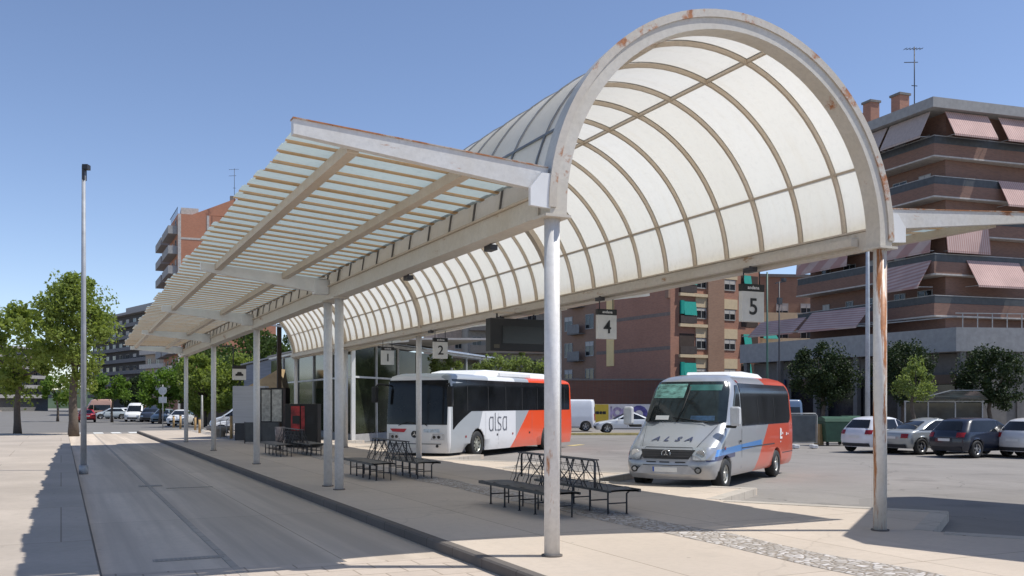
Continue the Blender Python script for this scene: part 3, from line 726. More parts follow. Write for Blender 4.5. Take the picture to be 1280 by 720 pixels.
s = Shell(fx=[(.24,.06),(.6,0),(1.2,0),(1.4,.01),(2.9,.13),(3.08,.22),(3.2,.55)], rx=[(.24,11.9),(.8,12),(1.4,11.98),(3.0,11.85),(3.2,11.6)],
          hw=[(.24,1.24),(.5,1.275),(1.5,1.275),(2.9,1.255),(3.08,1.19),(3.17,1.06),(3.2,.88)], zs=[.24,.36,.55,.7,.85,1.0,1.15,1.3,1.5,1.7,2.0,2.3,2.6,2.85,3.0,3.08,3.14,3.18,3.2],
          wheels=[2.35,8.9], wr=.5, rc=.17, crown=.12, rcr=.12, arch=.6)
cl = livery('coach_livery', (.74,.745,.76), (.36,.385,.41), (.82,.085,.02), whitex=(2.45,5.7,1.1), ocut=(4.95,1.15,1.85))
s.body().build('body', cl, B, clean=True); under(B, s, .35, 1.3)
bg_ = glass_mat('coach_glass', (.010,.011,.013), .12, .28)
hwz = lambda z: interp(s.hw, z)
ws = s.front(1.28, 2.93, lambda z: -hwz(z)+.07, lambda z: hwz(z)-.07, .008, 10, 16).build('windshield', bg_, B)
for sy in (-1, 1):
    wb = MB(); wb.smooth = True; rows = []           # window band dipping at the driver's door
    xs = [.42+.04*i for i in range(40)]+[2.02+i*.475 for i in range(21)]; 
    def zlow(x): return 1.12 if x < .5 else (1.12+.66*max(0, min(1, (x-.5)/1.35))**.8 if x < 1.85 else 1.78)
    for j in range(9): rows.append([(xx, sy*(s.S(xx, zlow(xx)+(2.98-zlow(xx))*j/8)+.008), zlow(xx)+(2.98-zlow(xx))*j/8) for xx in xs])
    wb.grid(rows); W_ = wb.build('window_band', bg_, B)
    for xx in (.62+.9, 3.2, 4.75, 6.3, 7.85, 9.4, 10.9):
        s.side(sy, 1.8, 2.94, xx, xx+.035, .012, 4, 1).build('pillar_seam', black, W_)
    for wx in (2.35, 8.9): wheel(B, wx, sy*1.12, .5, .3, pm('coach_rim', (.42,.42,.36), .35, metal=.7), 8)
    # big ear mirrors
    mb = MB(); mb.tube([(.2,sy*1.15,2.75),(-.1,sy*1.4,2.8),(-.2,sy*1.5,2.65)], .035, 8); M_ = mb.build('mirror_arm', black, B)
    mb = MB(); mb.box(-.28,-.1,sy*1.5-.1,sy*1.5+.1,1.95 if sy<0 else 2.1,2.7); mb.build('mirror_head', black, M_, bevel=.04)
    hl = s.front(.72, .95, lambda z: (.62+.35*(z-.72) if sy>0 else -1.1), lambda z: (1.1 if sy>0 else -.62-.35*(z-.72)), .01); H_ = hl.build('headlight', lamp_m, B)
    mb = MB()
    for q in (.75,.92): mb.tube([(s.F(q,.83)+.0, sy*q, .83), (s.F(q,.83)-.02, sy*q, .83)], .06, 12)
    mb.build('lamp_lens', glass, H_)
    mb = MB(); mb.tube([(s.F(.85,.48), sy*.85, .5), (s.F(.85,.48)-.015, sy*.85, .5)], .055, 12); mb.build('fog_lamp', black, B)
for yy, z1_ in ((.65, 1.55), (-.5, 1.55)):      # wipers
    mb = MB(); mb.tube([(s.F(yy,1.27)-.03,yy,1.25),(s.F(yy*.5,1.42)-.05,yy*.45,1.38),(s.F(-yy*.2,1.36)-.05,-yy*.2,1.32)], .014, 6); mb.build('wiper', black, B)
mb = MB(); f = s.F(0,.93)-.012
mb.tube([(f,0,.93),(f-.012,0,.93)], .13, 24); bd = mb.build('round_badge', ink, B)
mb = MB()
for k in range(3):
    a = math.pi/2+k*2*math.pi/3; mb.add([(f-.014, .11*math.cos(a), .93+.11*math.sin(a)), (f-.014, .018*math.cos(a+.9), .93+.018*math.sin(a+.9)), (f-.014, .018*math.cos(a-.9), .93+.018*math.sin(a-.9))], [(0,1,2)])
mb.build('three_pointed_star', chrome, bd)
# red lettered plate, faint blue lettering
mb = MB(); mb.prism([(s.F(.5,1.05)-.008,1.0,1.13),(s.F(.5,1.05)-.02,.32,1.13),(s.F(.5,1.05)-.02,.42,1.0),(s.F(.5,1.05)-.008,.9,1.02)], (-.006,0,0)); rp = mb.build('red_decal', pm('red_decal_paint', (.5,.02,.03), .4), B, clean=True)
s.front(1.0,1.12,-.95,-.35,.007).build('blue_decal', pm('pale_blue_decal', (.5,.58,.66), .4, var=.3, scale=12), B)
s.front(.56,.585,-1.0,1.0,.006,1,12).build('bumper_seam', dark, B); s.front(.42,.54,-.26,.26,.012).build('number_plate', plate_m, B)
# roof pod
mb = MB(); mb.smooth = False
mb.prism([(2.6,-1.0,3.16),(10.4,-1.0,3.16),(10.2,-.9,3.34),(9.6,-.8,3.42),(4.0,-.8,3.43),(3.1,-.9,3.32)], (0,2.0,0)); mb.build('roof_pod', white, B, clean=True, bevel=.05)
mb = MB(); mb.box(4.6,7.6,-1.09,-1.02,3.18,3.34); mb.build('pod_panel', white, B, bevel=.02)
# lower lights, vents and flap lines
for xx in (3.0, 4.1, 5.7, 7.3, 10.2): s.side(-1, .42, 1.7, xx, xx+.012, .003, 6, 1).build('flap_seam', pm('seam_grey', (.25,.25,.26), .5), B)
for xx, m_ in ((1.35, red_m), (5.35, red_m), (3.95, ink), (7.0, ink)): s.side(-1, .78, .86, xx, xx+.1, .01, 1, 1).build('side_marker', m_, B)
s.side(1, .4, 2.9, .5, 1.35, .01, 6, 4).build('door', bg_, B)
# word on the flank: single storey letters
A_ = lambda o: [[(o+.62,1),(o+.18,1),(o+.04,.86),(o,.62),(o,.38),(o+.04,.14),(o+.18,0),(o+.42,0),(o+.62,.16)],[(o+.62,1),(o+.62,0)]]
word = A_(0)+[[(.98,1.3),(.98,.2),(1.04,.03),(1.16,0)]]+[[(1.95,.97),(1.6,1),(1.44,.93),(1.42,.72),(1.5,.58),(1.88,.42),(1.97,.25),(1.92,.07),(1.76,0),(1.4,.02)]]+A_(2.3)
mb = MB(); strokes(mb, word, .05, 3.3, 1.0, .52, -1.285); mb.build('lettering', pm('logo_grey', (.16,.17,.2), .4), B)
# ================================================================== the minibus
hd2 = (.4924, .8704)
x, y = place_center(4.54, 21.75, hd2, 1.10)
V = thing('minibus', 'silver minibus with blue side stripes and an orange rear parked at bay five', 'minibus', (x, y, RZ), ang(*hd2)); V.scale = (1.13, 1.12, 1.04)
s = Shell(fx=[(.24,.1),(.4,.02),(.62,0),(.78,.05),(.95,.18),(1.08,.33),(1.3,.68),(1.52,.98),(1.58,1.02),(2.1,1.32),(2.55,1.62),(2.64,1.8),(2.7,2.1)], rx=[(.24,7.15),(.5,7.3),(1.2,7.3),(2.4,7.12),(2.6,6.95),(2.7,6.6)],
          hw=[(.24,.9),(.36,.97),(.6,1.0),(1.5,1.0),(2.3,.94),(2.5,.87),(2.63,.76),(2.7,.55)], zs=[.28,.36,.46,.56,.66,.76,.82,.88,.95,1.02,1.08,1.18,1.3,1.4,1.52,1.58,1.75,1.95,2.1,2.25,2.4,2.5,2.57,2.64,2.68,2.7],
          wheels=[1.05,5.35], wr=.36, rc=.34, crown=.13, rcr=.2, arch=.44)
vl = livery('minibus_livery', (.40,.415,.44), None, (.82,.10,.035), stripe=(3.9,.68,.78,.93,(.10,.32,.75),(.02,.04,.16)), ocut=(3.0,1.05,1.5), metal=.35)
s.body().build('body', vl, V, clean=True); under(V, s, .3, .95)
hwz = lambda z: interp(s.hw, z)
s.front(1.56, 2.52, lambda z: -hwz(z)+.06, lambda z: hwz(z)-.06, .008, 10, 16).build('windshield', glass_mat('minibus_windshield', (.02,.03,.035), .06), V)
def smix(v1, v2, t): return v1+(v2-v1)*t
tl_ = pm('teal_sunshade', (.16,.34,.30), .5, var=.7, scale=5, stretch=(1,1,3))
s.front(2.12, 2.46, lambda z: .02+.1*(2.46-z), lambda z: .80, .011, 5, 8).build('sunshade', tl_, V)
s.front(2.30, 2.44, -.74, -.03, .011, 3, 6).build('sunshade', pm('dim_sunshade', (.04,.15,.14), .4, var=.3), V)
s.front(1.60, 1.70, .30, .62, .012, 2, 4).build('paper_card', plate_m, V)
s.front(1.59, 1.70, -.72, -.2, .011, 2, 4).build('dashboard_cloth', pm('dash_blue', (.03,.08,.16), .5, var=.6, scale=6), V)
mb = MB(); mb.tube([(s.F(.1,1.6)-.05,.1,1.56),(s.F(.0,1.9)-.04,.0,1.9),(s.F(0,2.42)-.03,-.06,2.4)], .012, 6); mb.build('wiper', black, V)
mb = MB(); mb.tube([(s.F(.5,1.56)-.04,-.6,1.56),(s.F(.2,1.62)-.04,-.15,1.62),(s.F(0,1.7)-.03,.2,1.66)], .012, 6); mb.build('wiper', black, V)
# side glazing
for sy in (-1, 1):
    s.side(sy, 1.5, 2.44, lambda z: s.F(0, z)+.42, 2.16, .008, 8, 8).build('cab_window', bg_, V)
    def x1(z): e = max(0, z-2.29)/.2; e2 = max(0, 1.62-z)/.17; return 6.72-.18*e*e-.18*e2*e2
    W_ = s.side(sy, 1.45, 2.49, 2.24, x1, .008, 12, 14).build('side_glazing', bg_, V)
    for xx in (3.6, 5.1): s.side(sy, 1.47, 2.45, xx, xx+.02, .012, 3, 1).build('pane_joint', black, W_)
    for wx in (1.05, 5.35): wheel(V, wx, sy*.88, .36, .24, pm('steel_rim', (.5,.49,.45), .4, metal=.6), 6)
    # mirror with its bracket
    mb = MB(); mb.tube([(1.15,sy*.98,1.46),(1.02,sy*1.2,1.46),(1.0,sy*1.22,1.52)], .035, 8); A2 = mb.build('mirror_arm', black, V)
    mb = MB(); mb.box(.9,1.06,sy*1.22-.11,sy*1.22+.11,1.48,1.92); mb.build('mirror_head', pm('mirror_silver', (.55,.56,.58), .35), A2, bevel=.05)
    H_ = s.front(.72, 1.0, (lambda z: .52+.25*(1.0-z)) if sy>0 else (lambda z: -.97), (lambda z: .97) if sy>0 else (lambda z: -.52-.25*(1.0-z)), .008, 4, 8).build('headlight', lamp_m, V)
    mb = MB(); mb.tube([(s.F(.72,.86)+.01,sy*.72,.86),(s.F(.72,.86)-.02,sy*.72,.86)], .09, 14); mb.build('lamp_lens', chrome, H_)
    mb = MB(); mb.tube([(s.F(.68,.5)+.01,sy*.70,.5),(s.F(.68,.5)-.016,sy*.70,.5)], .075, 16); Fg = mb.build('fog_lamp', black, V)
    mb = MB(); mb.tube([(s.F(.68,.5)-.01,sy*.70,.5),(s.F(.68,.5)-.02,sy*.70,.5)], .045, 12); mb.build('lens', chrome, Fg)
    s.side(sy, .90, .93, 2.2, 5.1, .004, 1, 12).build('rail_seam', dark, V); s.side(sy, .62, .64, 5.9, 7.0, .004, 1, 5).build('body_seam', dark, V)
    s.side(sy, .42, 1.38, 2.2, 2.215, .004, 3, 1).build('door_seam', dark, V); s.side(sy, 1.06, 1.11, 1.98, 2.12, .02, 1, 2).build('door_handle', black, V)
    s.side(sy, .93, 1.0, .92, .98, .015, 1, 1).build('side_repeater', red_m, V)
G_ = s.front(.74, .94, lambda z: -.5-.1*(z-.74)/.2, lambda z: .5+.1*(z-.74)/.2, .012, 4, 12).build('grille', pm('grille_black', (.02,.02,.022), .35), V)
for zz in (.79,.84,.89): s.front(zz, zz+.012, -.5, .5, .02, 1, 10).build('grille_bar', dark, G_)
mb = MB(); f = s.F(0,.85)-.03; n = 24
mb.smooth = True; mb.tube([(f, .095*math.cos(2*math.pi*k/n), .85+.095*math.sin(2*math.pi*k/n)) for k in range(n+1)], .008, 6, False); mb.smooth = False
for k in range(3):
    a = math.pi/2+k*2*math.pi/3; mb.add([(f-.006, .09*math.cos(a), .85+.09*math.sin(a)), (f-.006, .016*math.cos(a+.9), .85+.016*math.sin(a+.9)), (f-.006, .016*math.cos(a-.9), .85+.016*math.sin(a-.9))], [(0,1,2)])
mb.build('star_emblem', chrome, G_)
for sy in (-1, 1):
    s.front(1.0, 1.5, lambda z: sy*(.60+.22*(z-1.0)/.5)-.006, lambda z: sy*(.60+.22*(z-1.0)/.5)+.006, .006, 8, 1).build('bonnet_seam', dark, V)
s.front(.99, 1.0, -.6, .6, .006, 1, 10).build('bonnet_seam', dark, V)
for q in (-.34, 0, .3): s.front(.655, .68, q-.1, q+.12, .008, 1, 3).build('bumper_slot', black, V)
s.front(.59, .605, -.5, .5, .008, 1, 10).build('bumper_seam', black, V)
s.front(.40, .59, lambda z: -.72+.2*(z-.4)/.19, lambda z: .72-.2*(z-.4)/.19, .004, 3, 10).build('bumper_inset', pm('bumper_grey', (.4,.41,.43), .4), V)
PL = s.front(.44, .55, -.27, .27, .016, 1, 4).build('number_plate', plate_m, V)
s.front(.44, .55, .235, .27, .02, 1, 1).build('blue_strip', pm('plate_blue', (.02,.08,.4), .4), PL)
# letters on the bonnet
for i, ch in enumerate('ALSA'):
    yy = .37-.245*i; z_ = 1.165; xx = s.F(yy, z_)
    text_part('letter', ch, .235, pm('logo_navy', (.05,.06,.12), .4), V, (xx-.012, yy, z_+.012), (math.radians(33), 0, -math.pi/2), .002, shear=.35, bold=.004)
mb = MB(); mb.prism([(2.7,-.6,2.66),(5.6,-.6,2.66),(5.4,-.5,2.80),(4.0,-.5,2.83),(3.1,-.5,2.80)], (0,1.1,0)); mb.build('roof_pod', white, V, clean=True, bevel=.03)
s.side(-1, 2.5, 2.56, 2.2, 2.3, .01, 1, 1).build('marker_lamp', red_m, V)
mb = MB(); y_ = -1.01
for (a, b2, c, d2) in ((5.62,5.7,1.02,1.32),(5.7,5.85,1.02,1.08),(5.72,5.78,1.12,1.3),(5.85,5.93,1.14,1.2),(5.66,5.72,.92,.96),(6.25,6.33,1.1,1.18),(6.42,6.5,1.12,1.16)): mb.box(a,b2,y_-.003,y_,c,d2)
mb.build('white_mark', white, V)
# ------------------------------------------------------------------ buildings
brick_dark = brick_mat('dark_brown_brick', (.27,.14,.10), (.20,.105,.08), (.21,.17,.14))
brick_red = brick_mat('red_brown_brick', (.45,.205,.135), (.35,.16,.11), (.32,.24,.19))
brick_orange = brick_mat('orange_brick', (.55,.22,.12), (.46,.18,.10), (.38,.26,.2))
brick_tan = brick_mat('tan_brick', (.36,.21,.14), (.28,.165,.11), (.28,.21,.17))
cream = pm('cream_render', (.62,.50,.33), .8, var=.08); grey_conc = pm('grey_concrete', (.33,.32,.31), .85, var=.12, bmp=.01); dk_conc = pm('dark_concrete', (.19,.175,.16), .85, var=.12)
teal = pm('teal_awning', (.0,.30,.25), .7, var=.15, stretch=(6,6,.6)); slab_m = pm('pale_slab', (.5,.46,.42), .8); alu = pm('aluminium_frame', (.36,.355,.34), .5)
shut = pm('roller_shutter', (.52,.50,.47), .7, var=.08, stretch=(1,1,14)); win = glass_mat('window_glass', (.03,.035,.04), .08)
m, nt, b = nt_new('striped_awning'); v = coords(nt); wv = N(nt, 'ShaderNodeTexWave', wave_type='BANDS', bands_direction='X'); wv.inputs['Scale'].default_value = 1.6; nt.links.new(v, wv.inputs['Vector'])
nt.links.new(mix(nt, ramp(nt, noise(nt, v, .5), [(.3,(0,0,0)), (.8,(.5,.5,.5))]), ramp(nt, wv.outputs[0], [(.4,(.50,.29,.26)), (.6,(.62,.47,.42))]), (.2,.13,.12)), b.inputs['Base Color']); b.inputs['Roughness'].default_value = .9
awn = m
class Face:
    """a facade plane: u to the right, n out of the wall, z up (all in the building's local frame)"""
    def __init__(s, o, u, n): s.o = Vector(o); s.u = Vector(u).normalized(); s.n = Vector(n).normalized()
    def p(s, u, n, z): q = s.o+s.u*u+s.n*n; return Vector((q.x, q.y, z))
    def box(s, mb, u0, u1, n0, n1, z0, z1): mb.obox(s.p(u0,n0,z0), s.u*(u1-u0), s.n*(n1-n0), (0,0,z1-z0)); return mb
def window(b, f, u, z, w, h, kind=0, frame=None, inset=.0, shade=0):
    mb = MB(); t = .06
    for (a0,a1,b0,b1) in ((u-w/2,u+w/2,z-.05,z+t),(u-w/2,u+w/2,z+h-t,z+h),(u-w/2,u-w/2+t,z+t,z+h-t),(u+w/2-t,u+w/2,z+t,z+h-t),(u-t/2,u+t/2,z+t,z+h-t)): f.box(mb, a0, a1, -.0+inset, .07+inset, b0, b1)
    o = mb.build('window', frame or alu, b)
    mb = MB(); f.box(mb, u-w/2+t, u+w/2-t, .0+inset, .035+inset, z+t, z+h-t); mb.build('pane', win, o)
    if shade > 0: mb = MB(); f.box(mb, u-w/2+t, u+w/2-t, .04+inset, .055+inset, z+h-t-(h-2*t)*shade, z+h-t); mb.build('shutter', shut, o)
    return o
def at_cam(lat, d): return Vector((*w2(lat, d), RZ))
def bld(name, label, cat, lat, d, group=None):
    p = at_cam(lat, d); return thing(name, label, cat, tuple(p), 0, group)
def cvec(lat, d): v = Vector((*w2(lat, d), 0)); return v.normalized()
# ---- A: dark brick block with long balconies, right
A = bld('apartment_building', 'dark brown brick apartment block with long curved rows of balconies and rolled out pinkish awnings', 'building', 31.3, 70.4)
r_away = cvec(-.358, .934); r_n = Vector((r_away.y, -r_away.x, 0)); r_n = -r_n        # out of face one, towards the square
if r_n.dot(cvec(-1, 0)) < 0: r_n = -r_n
LA = 16.0; u1 = -r_away
FA = Face(r_away*LA, u1, r_n)                  # u = 0 far end, u = LA the corner
side_u = -r_n.cross(Vector((0,0,1))) ; side_u = cvec(.93, .30); FB = Face((0,0,0), side_u, Vector((side_u.y, -side_u.x, 0)))
if FB.n.dot(cvec(0,-1)) < 0: FB.n = -FB.n
LB = 22
zz0 = lambda z: z+.13
rec = 1.5
mb = MB(); pts = [FA.p(0,-rec,0), FA.p(LA-.8,-rec,0)]; q = FB.p(.8,-rec,0)
cor = FA.p(LA-.4,-rec,0); pts = [FA.p(0,-rec,0), cor, FB.p(LB,-rec,0), FB.p(LB,-14,0), FA.p(0,-12,0)]
mb.prism([tuple(p) for p in pts], (0,0,23.9)); mb.build('wall', brick_dark, A, clean=True)
mb = MB()
mb.prism([tuple(v_) for v_ in (FA.p(-.4,.5,23.9), FA.p(LA+.4,.5,23.9), FB.p(LB,.5,23.9), FB.p(LB,-14.4,23.9), FA.p(-.4,-12.4,23.9))], (0,0,.75)); mb.build('roof', grey_conc, A, clean=True)
rnd = random.Random(11)
rails = [10.13, 13.23, 16.2, 19.0, 22.0]
for i, zr in enumerate(rails):
    mb = MB(); zr += .0
    FA.box(mb, 0, LA, -.12, 0, zr-1.5, zr-.62); FA.box(mb, .0, .12, -rec, -.12, zr-1.5, zr-.62); FB.box(mb, .0, LB, -.12, .0, zr-1.5, zr-.62)
    bal = mb.build('balcony', brick_dark, A)
    mb = MB(); mb.prism([tuple(v_) for v_ in (FA.p(0,.06,zr-1.62), FA.p(LA,.06,zr-1.62), FB.p(.1,.06,zr-1.62), FB.p(LB,.06,zr-1.62), FB.p(LB,-rec,zr-1.62), cor+Vector((0,0,zr-1.62)), FA.p(0,-rec,zr-1.62))], (0,0,.11)); mb.build('floor_slab', slab_m, bal, clean=True)
    mb = MB(); FA.box(mb, .1, LA, -.07, -.05, zr-.6, zr-.08); FB.box(mb, .05, LB, -.07, -.05, zr-.6, zr-.08); mb.build('glass_guard', pm('smoked_guard', (.075,.08,.085), .5, spec=.3), bal)
    mb = MB(); FA.box(mb, 0, LA+.02, -.09, -.03, zr-.06, zr); FB.box(mb, 0, LB, -.09, -.03, zr-.06, zr); mb.build('handrail', alu, bal)
    # windows behind the balconies
    for u in (2.2, 5.2, 8.0, 11.0, 13.6):
        k = rnd.random(); w = rnd.choice((1.2,1.5,.9)); h = rnd.choice((2.1,1.3)); zb = zr-1.45+(0 if h > 2 else .8)
        window(A, FA, u, zb, w, h, inset=-rec, shade=rnd.choice((0,0,.4,1.0)))
    for u in (3, 7, 11, 16):
        window(A, FB, u, zr-1.45, 1.5, 2.1, inset=-rec, shade=rnd.choice((0,.5,1)))
def awning(b, f, u0, u1, z1, z0, out, m=awn, drop=.12, name='awning', n0=-.05):
    mb = MB(); a = f.p(u0, n0, z1); c = f.p(u0, n0+out, z0); mb.obox(a, f.u*(u1-u0), c-a, (f.n*.03)+Vector((0,0,.02))); mb.obox(f.p(u0,n0+out,z0-drop), f.u*(u1-u0), f.n*.03, (0,0,drop)); 
    o = mb.build(name, m, b); 
    for uu in (u0+.1, u1-.1): mb = MB(); mb.bar(f.p(uu,n0-.2,z0+.05), f.p(uu,n0+out,z0), .04); mb.build('awning_arm', alu, o)
    return o
# top floor row of awnings, mid floor and lower ones
for (u0,u1,m_) in ((.4,4.0,awn),(4.3,7.6,awn),(7.9,11.2,awn),(11.5,LA-.4,awn)): awning(A, FA, u0, u1, 23.8, 21.9, 1.0, pm('grey_pink_awning', (.46,.37,.33), .9, stretch=(2,2,1), var=.12) if u0 > 4 else awn)
awning(A, FA, 10.8, LA-.2, 15.9, 13.4, .25); awning(A, FA, .2, 6.8, 15.9, 13.6, .25); awning(A, FA, 11.2, LA-.3, 12.7, 10.7, 1.3)
awning(A, FB, 1, 5, 15.9, 13.4, .3); awning(A, FB, 6, 11, 19.0, 17.0, 1.0); awning(A, FB, 3, 8, 12.8, 10.8, 1.2); awning(A, FB, 1.0, 5.0, 23.8, 21.9, 1.0); awning(A, FB, 6.0, 11.0, 23.8, 21.9, 1.0)
# roof things
for (u, n_, h, w) in ((6.9,-1.2,1.7,.6),(7.8,-1.0,2.5,.9),(10.8,-1.2,2.2,.95)):
    mb = MB(); FA.box(mb, u-w/2, u+w/2, n_-w, n_, 24.65, 24.65+h-.3); c_ = mb.build('chimney', brick_red, A)
    mb = MB(); FA.box(mb, u-w/2-.1, u+w/2+.1, n_-w-.1, n_+.1, 24.65+h-.3, 24.65+h-.12); mb.build('chimney_cap', dk_conc, c_)
def aerial(name, label, p, h):
    t = thing(name, label, 'aerial', tuple(p)); mb = MB(); mb.cyl((0,0,0),(0,0,h),.04,6); mb.build('mast', dark, t)
    mb = MB(); d_ = cvec(1, .2)
    mb.bar(-d_*.9+Vector((0,0,h-.25)), d_*.7+Vector((0,0,h-.1)), .035)
    for i in range(6): q = d_*(-.8+i*.28)+Vector((0,0,h-.22+.02*i)); e = Vector((-d_.y, d_.x, 0))*.25; mb.bar(q-e, q+e, .025)
    mb.bar(-d_*.9+Vector((0,0,h-1.3)), d_*.3+Vector((0,0,h-1.2)), .05); mb.bar(-d_*.25+Vector((0,0,h*.45)), d_*.25+Vector((0,0,h*.45)), .05); mb.build('aerial_rods', dark, t)
p = at_cam(*( (1143-640)/F*75, 75)); aerial('roof_aerial', 'thin television aerial on the roof of the dark brick block', (p.x, p.y, 24.5), 5.6)
# first floor terrace volume and shop fronts
p0 = at_cam(20.4, 85)-A.location; p1 = at_cam(30.5, 65.2)-A.location; tu = (p1-p0); tl = tu.length; tu.normalize(); tn = Vector((tu.y, -tu.x, 0))
if tn.dot(cvec(0,-1)) < 0: tn = -tn
p0.z = p1.z = 0
FT = Face(p0, tu, tn); FU = Face(p1, cvec(.95,.12), cvec(.12,-.95)); LU = 26
mb = MB(); mb.prism([tuple(v_) for v_ in (FT.p(0,0,5.65), FT.p(tl,0,5.65), FU.p(LU,0,5.65), FU.p(LU,-9,5.65), FT.p(tl+2,-9,5.65), FT.p(0,-5,5.65))], (0,0,1.65)); T_ = mb.build('terrace_volume', grey_conc, A, clean=True)
mb = MB()
for k in range(int(LU/1.1)): FU.box(mb, .5+k*1.1, .56+k*1.1, -.1, -.06, 7.3, 8.25)
FU.box(mb, 0, LU, -.1, -.05, 8.25, 8.31); FT.box(mb, .2, tl, -.1, -.05, 8.0, 8.06); mb.build('terrace_railing', alu, T_)
awning(A, FT, 1.0, 6.5, 9.3, 8.0, 1.5, name='terrace_awning', n0=-1.6); awning(A, FT, 7.2, 13.4, 9.6, 8.0, 1.6, name='terrace_awning', n0=-1.6)
dk_shop = pm('shop_dark', (.07,.06,.055), .5, var=.4, scale=.6)
mb = MB(); mb.prism([tuple(v_) for v_ in (FT.p(.5,-1.2,0), FT.p(tl+.5,-1.6,0), FU.p(LU,-1.4,0), FU.p(LU,-9,0), FT.p(tl+2,-9,0), FT.p(.5,-5,0))], (0,0,5.6)); mb.build('ground_floor', dk_conc, A, clean=True)
for f_, L_ in ((FT, tl), (FU, LU)):
    k = 0
    while k*4.2+4 < L_:
        u = 1+k*4.2
        mb = MB(); f_.box(mb, u, u+3.4, -1.55 if f_ is FT else -1.5, -1.15, .5, 3.4); sf = mb.build('shop_window', glass_mat('shop_glass', (.02,.02,.022), .1), A)
        mb = MB(); f_.box(mb, u-.1, u+3.5, -1.2, -1.05, 3.45, 4.1); mb.build('fascia_sign', [pm('fascia_blue', (.03,.05,.16), .5), pm('fascia_brown', (.12,.07,.04), .5), dk_conc][k % 3], A)
        mb = MB(); f_.box(mb, u-.6, u-.2, -.5, -.1, 0, 5.65); mb.build('pillar', dk_conc, A); k += 1
# teal sunblinds hanging under the terrace's left end
for (px, pz0, pz1, dd) in ((962,466,478,88),(978,454,470,88)):
    pp = at_cam((px-640)/F*dd, dd)-A.location
# ---- B: middle block with blank gable wall and teal blinds
B2 = bld('apartment_building', 'red brown brick apartment block with a blank side wall, a cream stripe and teal blinds', 'building', 15.35, 92)
fr = cvec(.866, .5); fn = cvec(.5, -.866); gl = cvec(-.5, .866); gn = cvec(-.866, -.5)
FR = Face((0,0,0), fr, fn); GL = Face((0,0,0), gl, gn)     # GL u grows to the left
mb = MB(); mb.prism([tuple(v_) for v_ in (Vector((0,0,0)), FR.p(11.8,0,0), FR.p(11.8,-16,0), GL.p(12.5,-2,0), GL.p(12.5,0,0))], (0,0,25)); mb.build('wall', brick_red, B2, clean=True)
mb = MB(); GL.box(mb, 12.5, 21, -8, -.5, 0, 24.5); mb.build('rear_wing', brick_tan, B2)
for z in (3.4, 7.3, 10.6, 13.9, 17.0, 20.0): mb = MB(); GL.box(mb, 0, 12.4, 0, .02, z, z+.35); mb.build('concrete_band', pm('brown_grey_band', (.22,.17,.145), .85), B2)
mb = MB(); GL.box(mb, 9.2, 10.5, 0, .06, 6.0, 24); mb.build('cream_stripe', pm('cream_yellow', (.97,.70,.33), .8, var=.04), B2)
mb = MB(); FR.box(mb, 4.6, 6.7, 0, .25, 0, 24.8); mb.build('brick_pier', brick_tan, B2)
mb = MB(); GL.box(mb, .0, .5, .02, .25, 12.3, 25); mb.build('downpipe_panel', brick_tan, B2)
for i, z in enumerate((3.9, 6.9, 9.9, 12.9, 15.9, 18.9)):
    # loggia as a flat panel coloured like recess shade, with parapet and blind
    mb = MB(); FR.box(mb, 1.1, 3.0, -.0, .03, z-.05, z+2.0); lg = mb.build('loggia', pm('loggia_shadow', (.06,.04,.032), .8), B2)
    mb = MB(); FR.box(mb, 1.0, 4.5, .0, .3, z-.35, z-.05); mb.build('floor_slab', cream, B2)
    if i != 1: mb = MB(); a = FR.p(1.55,.1,z+2.15); c = FR.p(1.55,.3,z+.8); mb.obox(a, FR.u*1.55, c-a, FR.n*.03); mb.obox(FR.p(1.1,.1,z+.9), FR.n*.2, FR.u*.4, (0,0,1.3)); mb.build('blind', teal, lg)
    mb = MB(); FR.box(mb, 1.05, 3.1, .25, .29, z, z+.75); mb.build('guard_panel', pm('guard_dark', (.07,.055,.05), .6), lg)
    mb = MB(); FR.box(mb, 3.15, 4.55, 0, .1, z+(.75 if i != 3 else .4)+.9, z+2.65); mb.build('spandrel', cream, B2)
    window(B2, FR, 3.85, z+.55, 1.3, 1.05, inset=.0, shade=.25)
    mb = MB(); FR.box(mb, 6.75, 8.6, 0, .1, z+1.65, z+2.65); mb.build('spandrel', cream, B2)
    window(B2, FR, 7.6, z+.55, 1.5, 1.05, inset=.0, shade=.4)
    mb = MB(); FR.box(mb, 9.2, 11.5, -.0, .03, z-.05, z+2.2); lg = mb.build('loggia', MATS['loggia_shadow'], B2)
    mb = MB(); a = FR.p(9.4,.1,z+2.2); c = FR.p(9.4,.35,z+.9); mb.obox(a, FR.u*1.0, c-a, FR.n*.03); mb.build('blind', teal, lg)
    # rear wing windows and balconies
    for u in (14.4, 18.6): window(B2, GL, u, z+.4, 1.6, 1.6, inset=-.5, shade=rnd.choice((0,.5,.3)))
    mb = MB(); GL.box(mb, 15.4, 17.8, -.5, .3, z-.15, z); mb.build('balcony', dk_conc, B2)
    mb = MB(); GL.box(mb, 15.4, 17.8, .24, .28, z, z+.95); mb.build('balcony_guard', pm('guard_grey', (.18,.18,.18), .5), B2)
mb = MB(); mb.obox(FR.p(-.2,.3,25), FR.u*12.3, -FR.n*16, (0,0,.4)); mb.build('roof', dk_conc, B2)
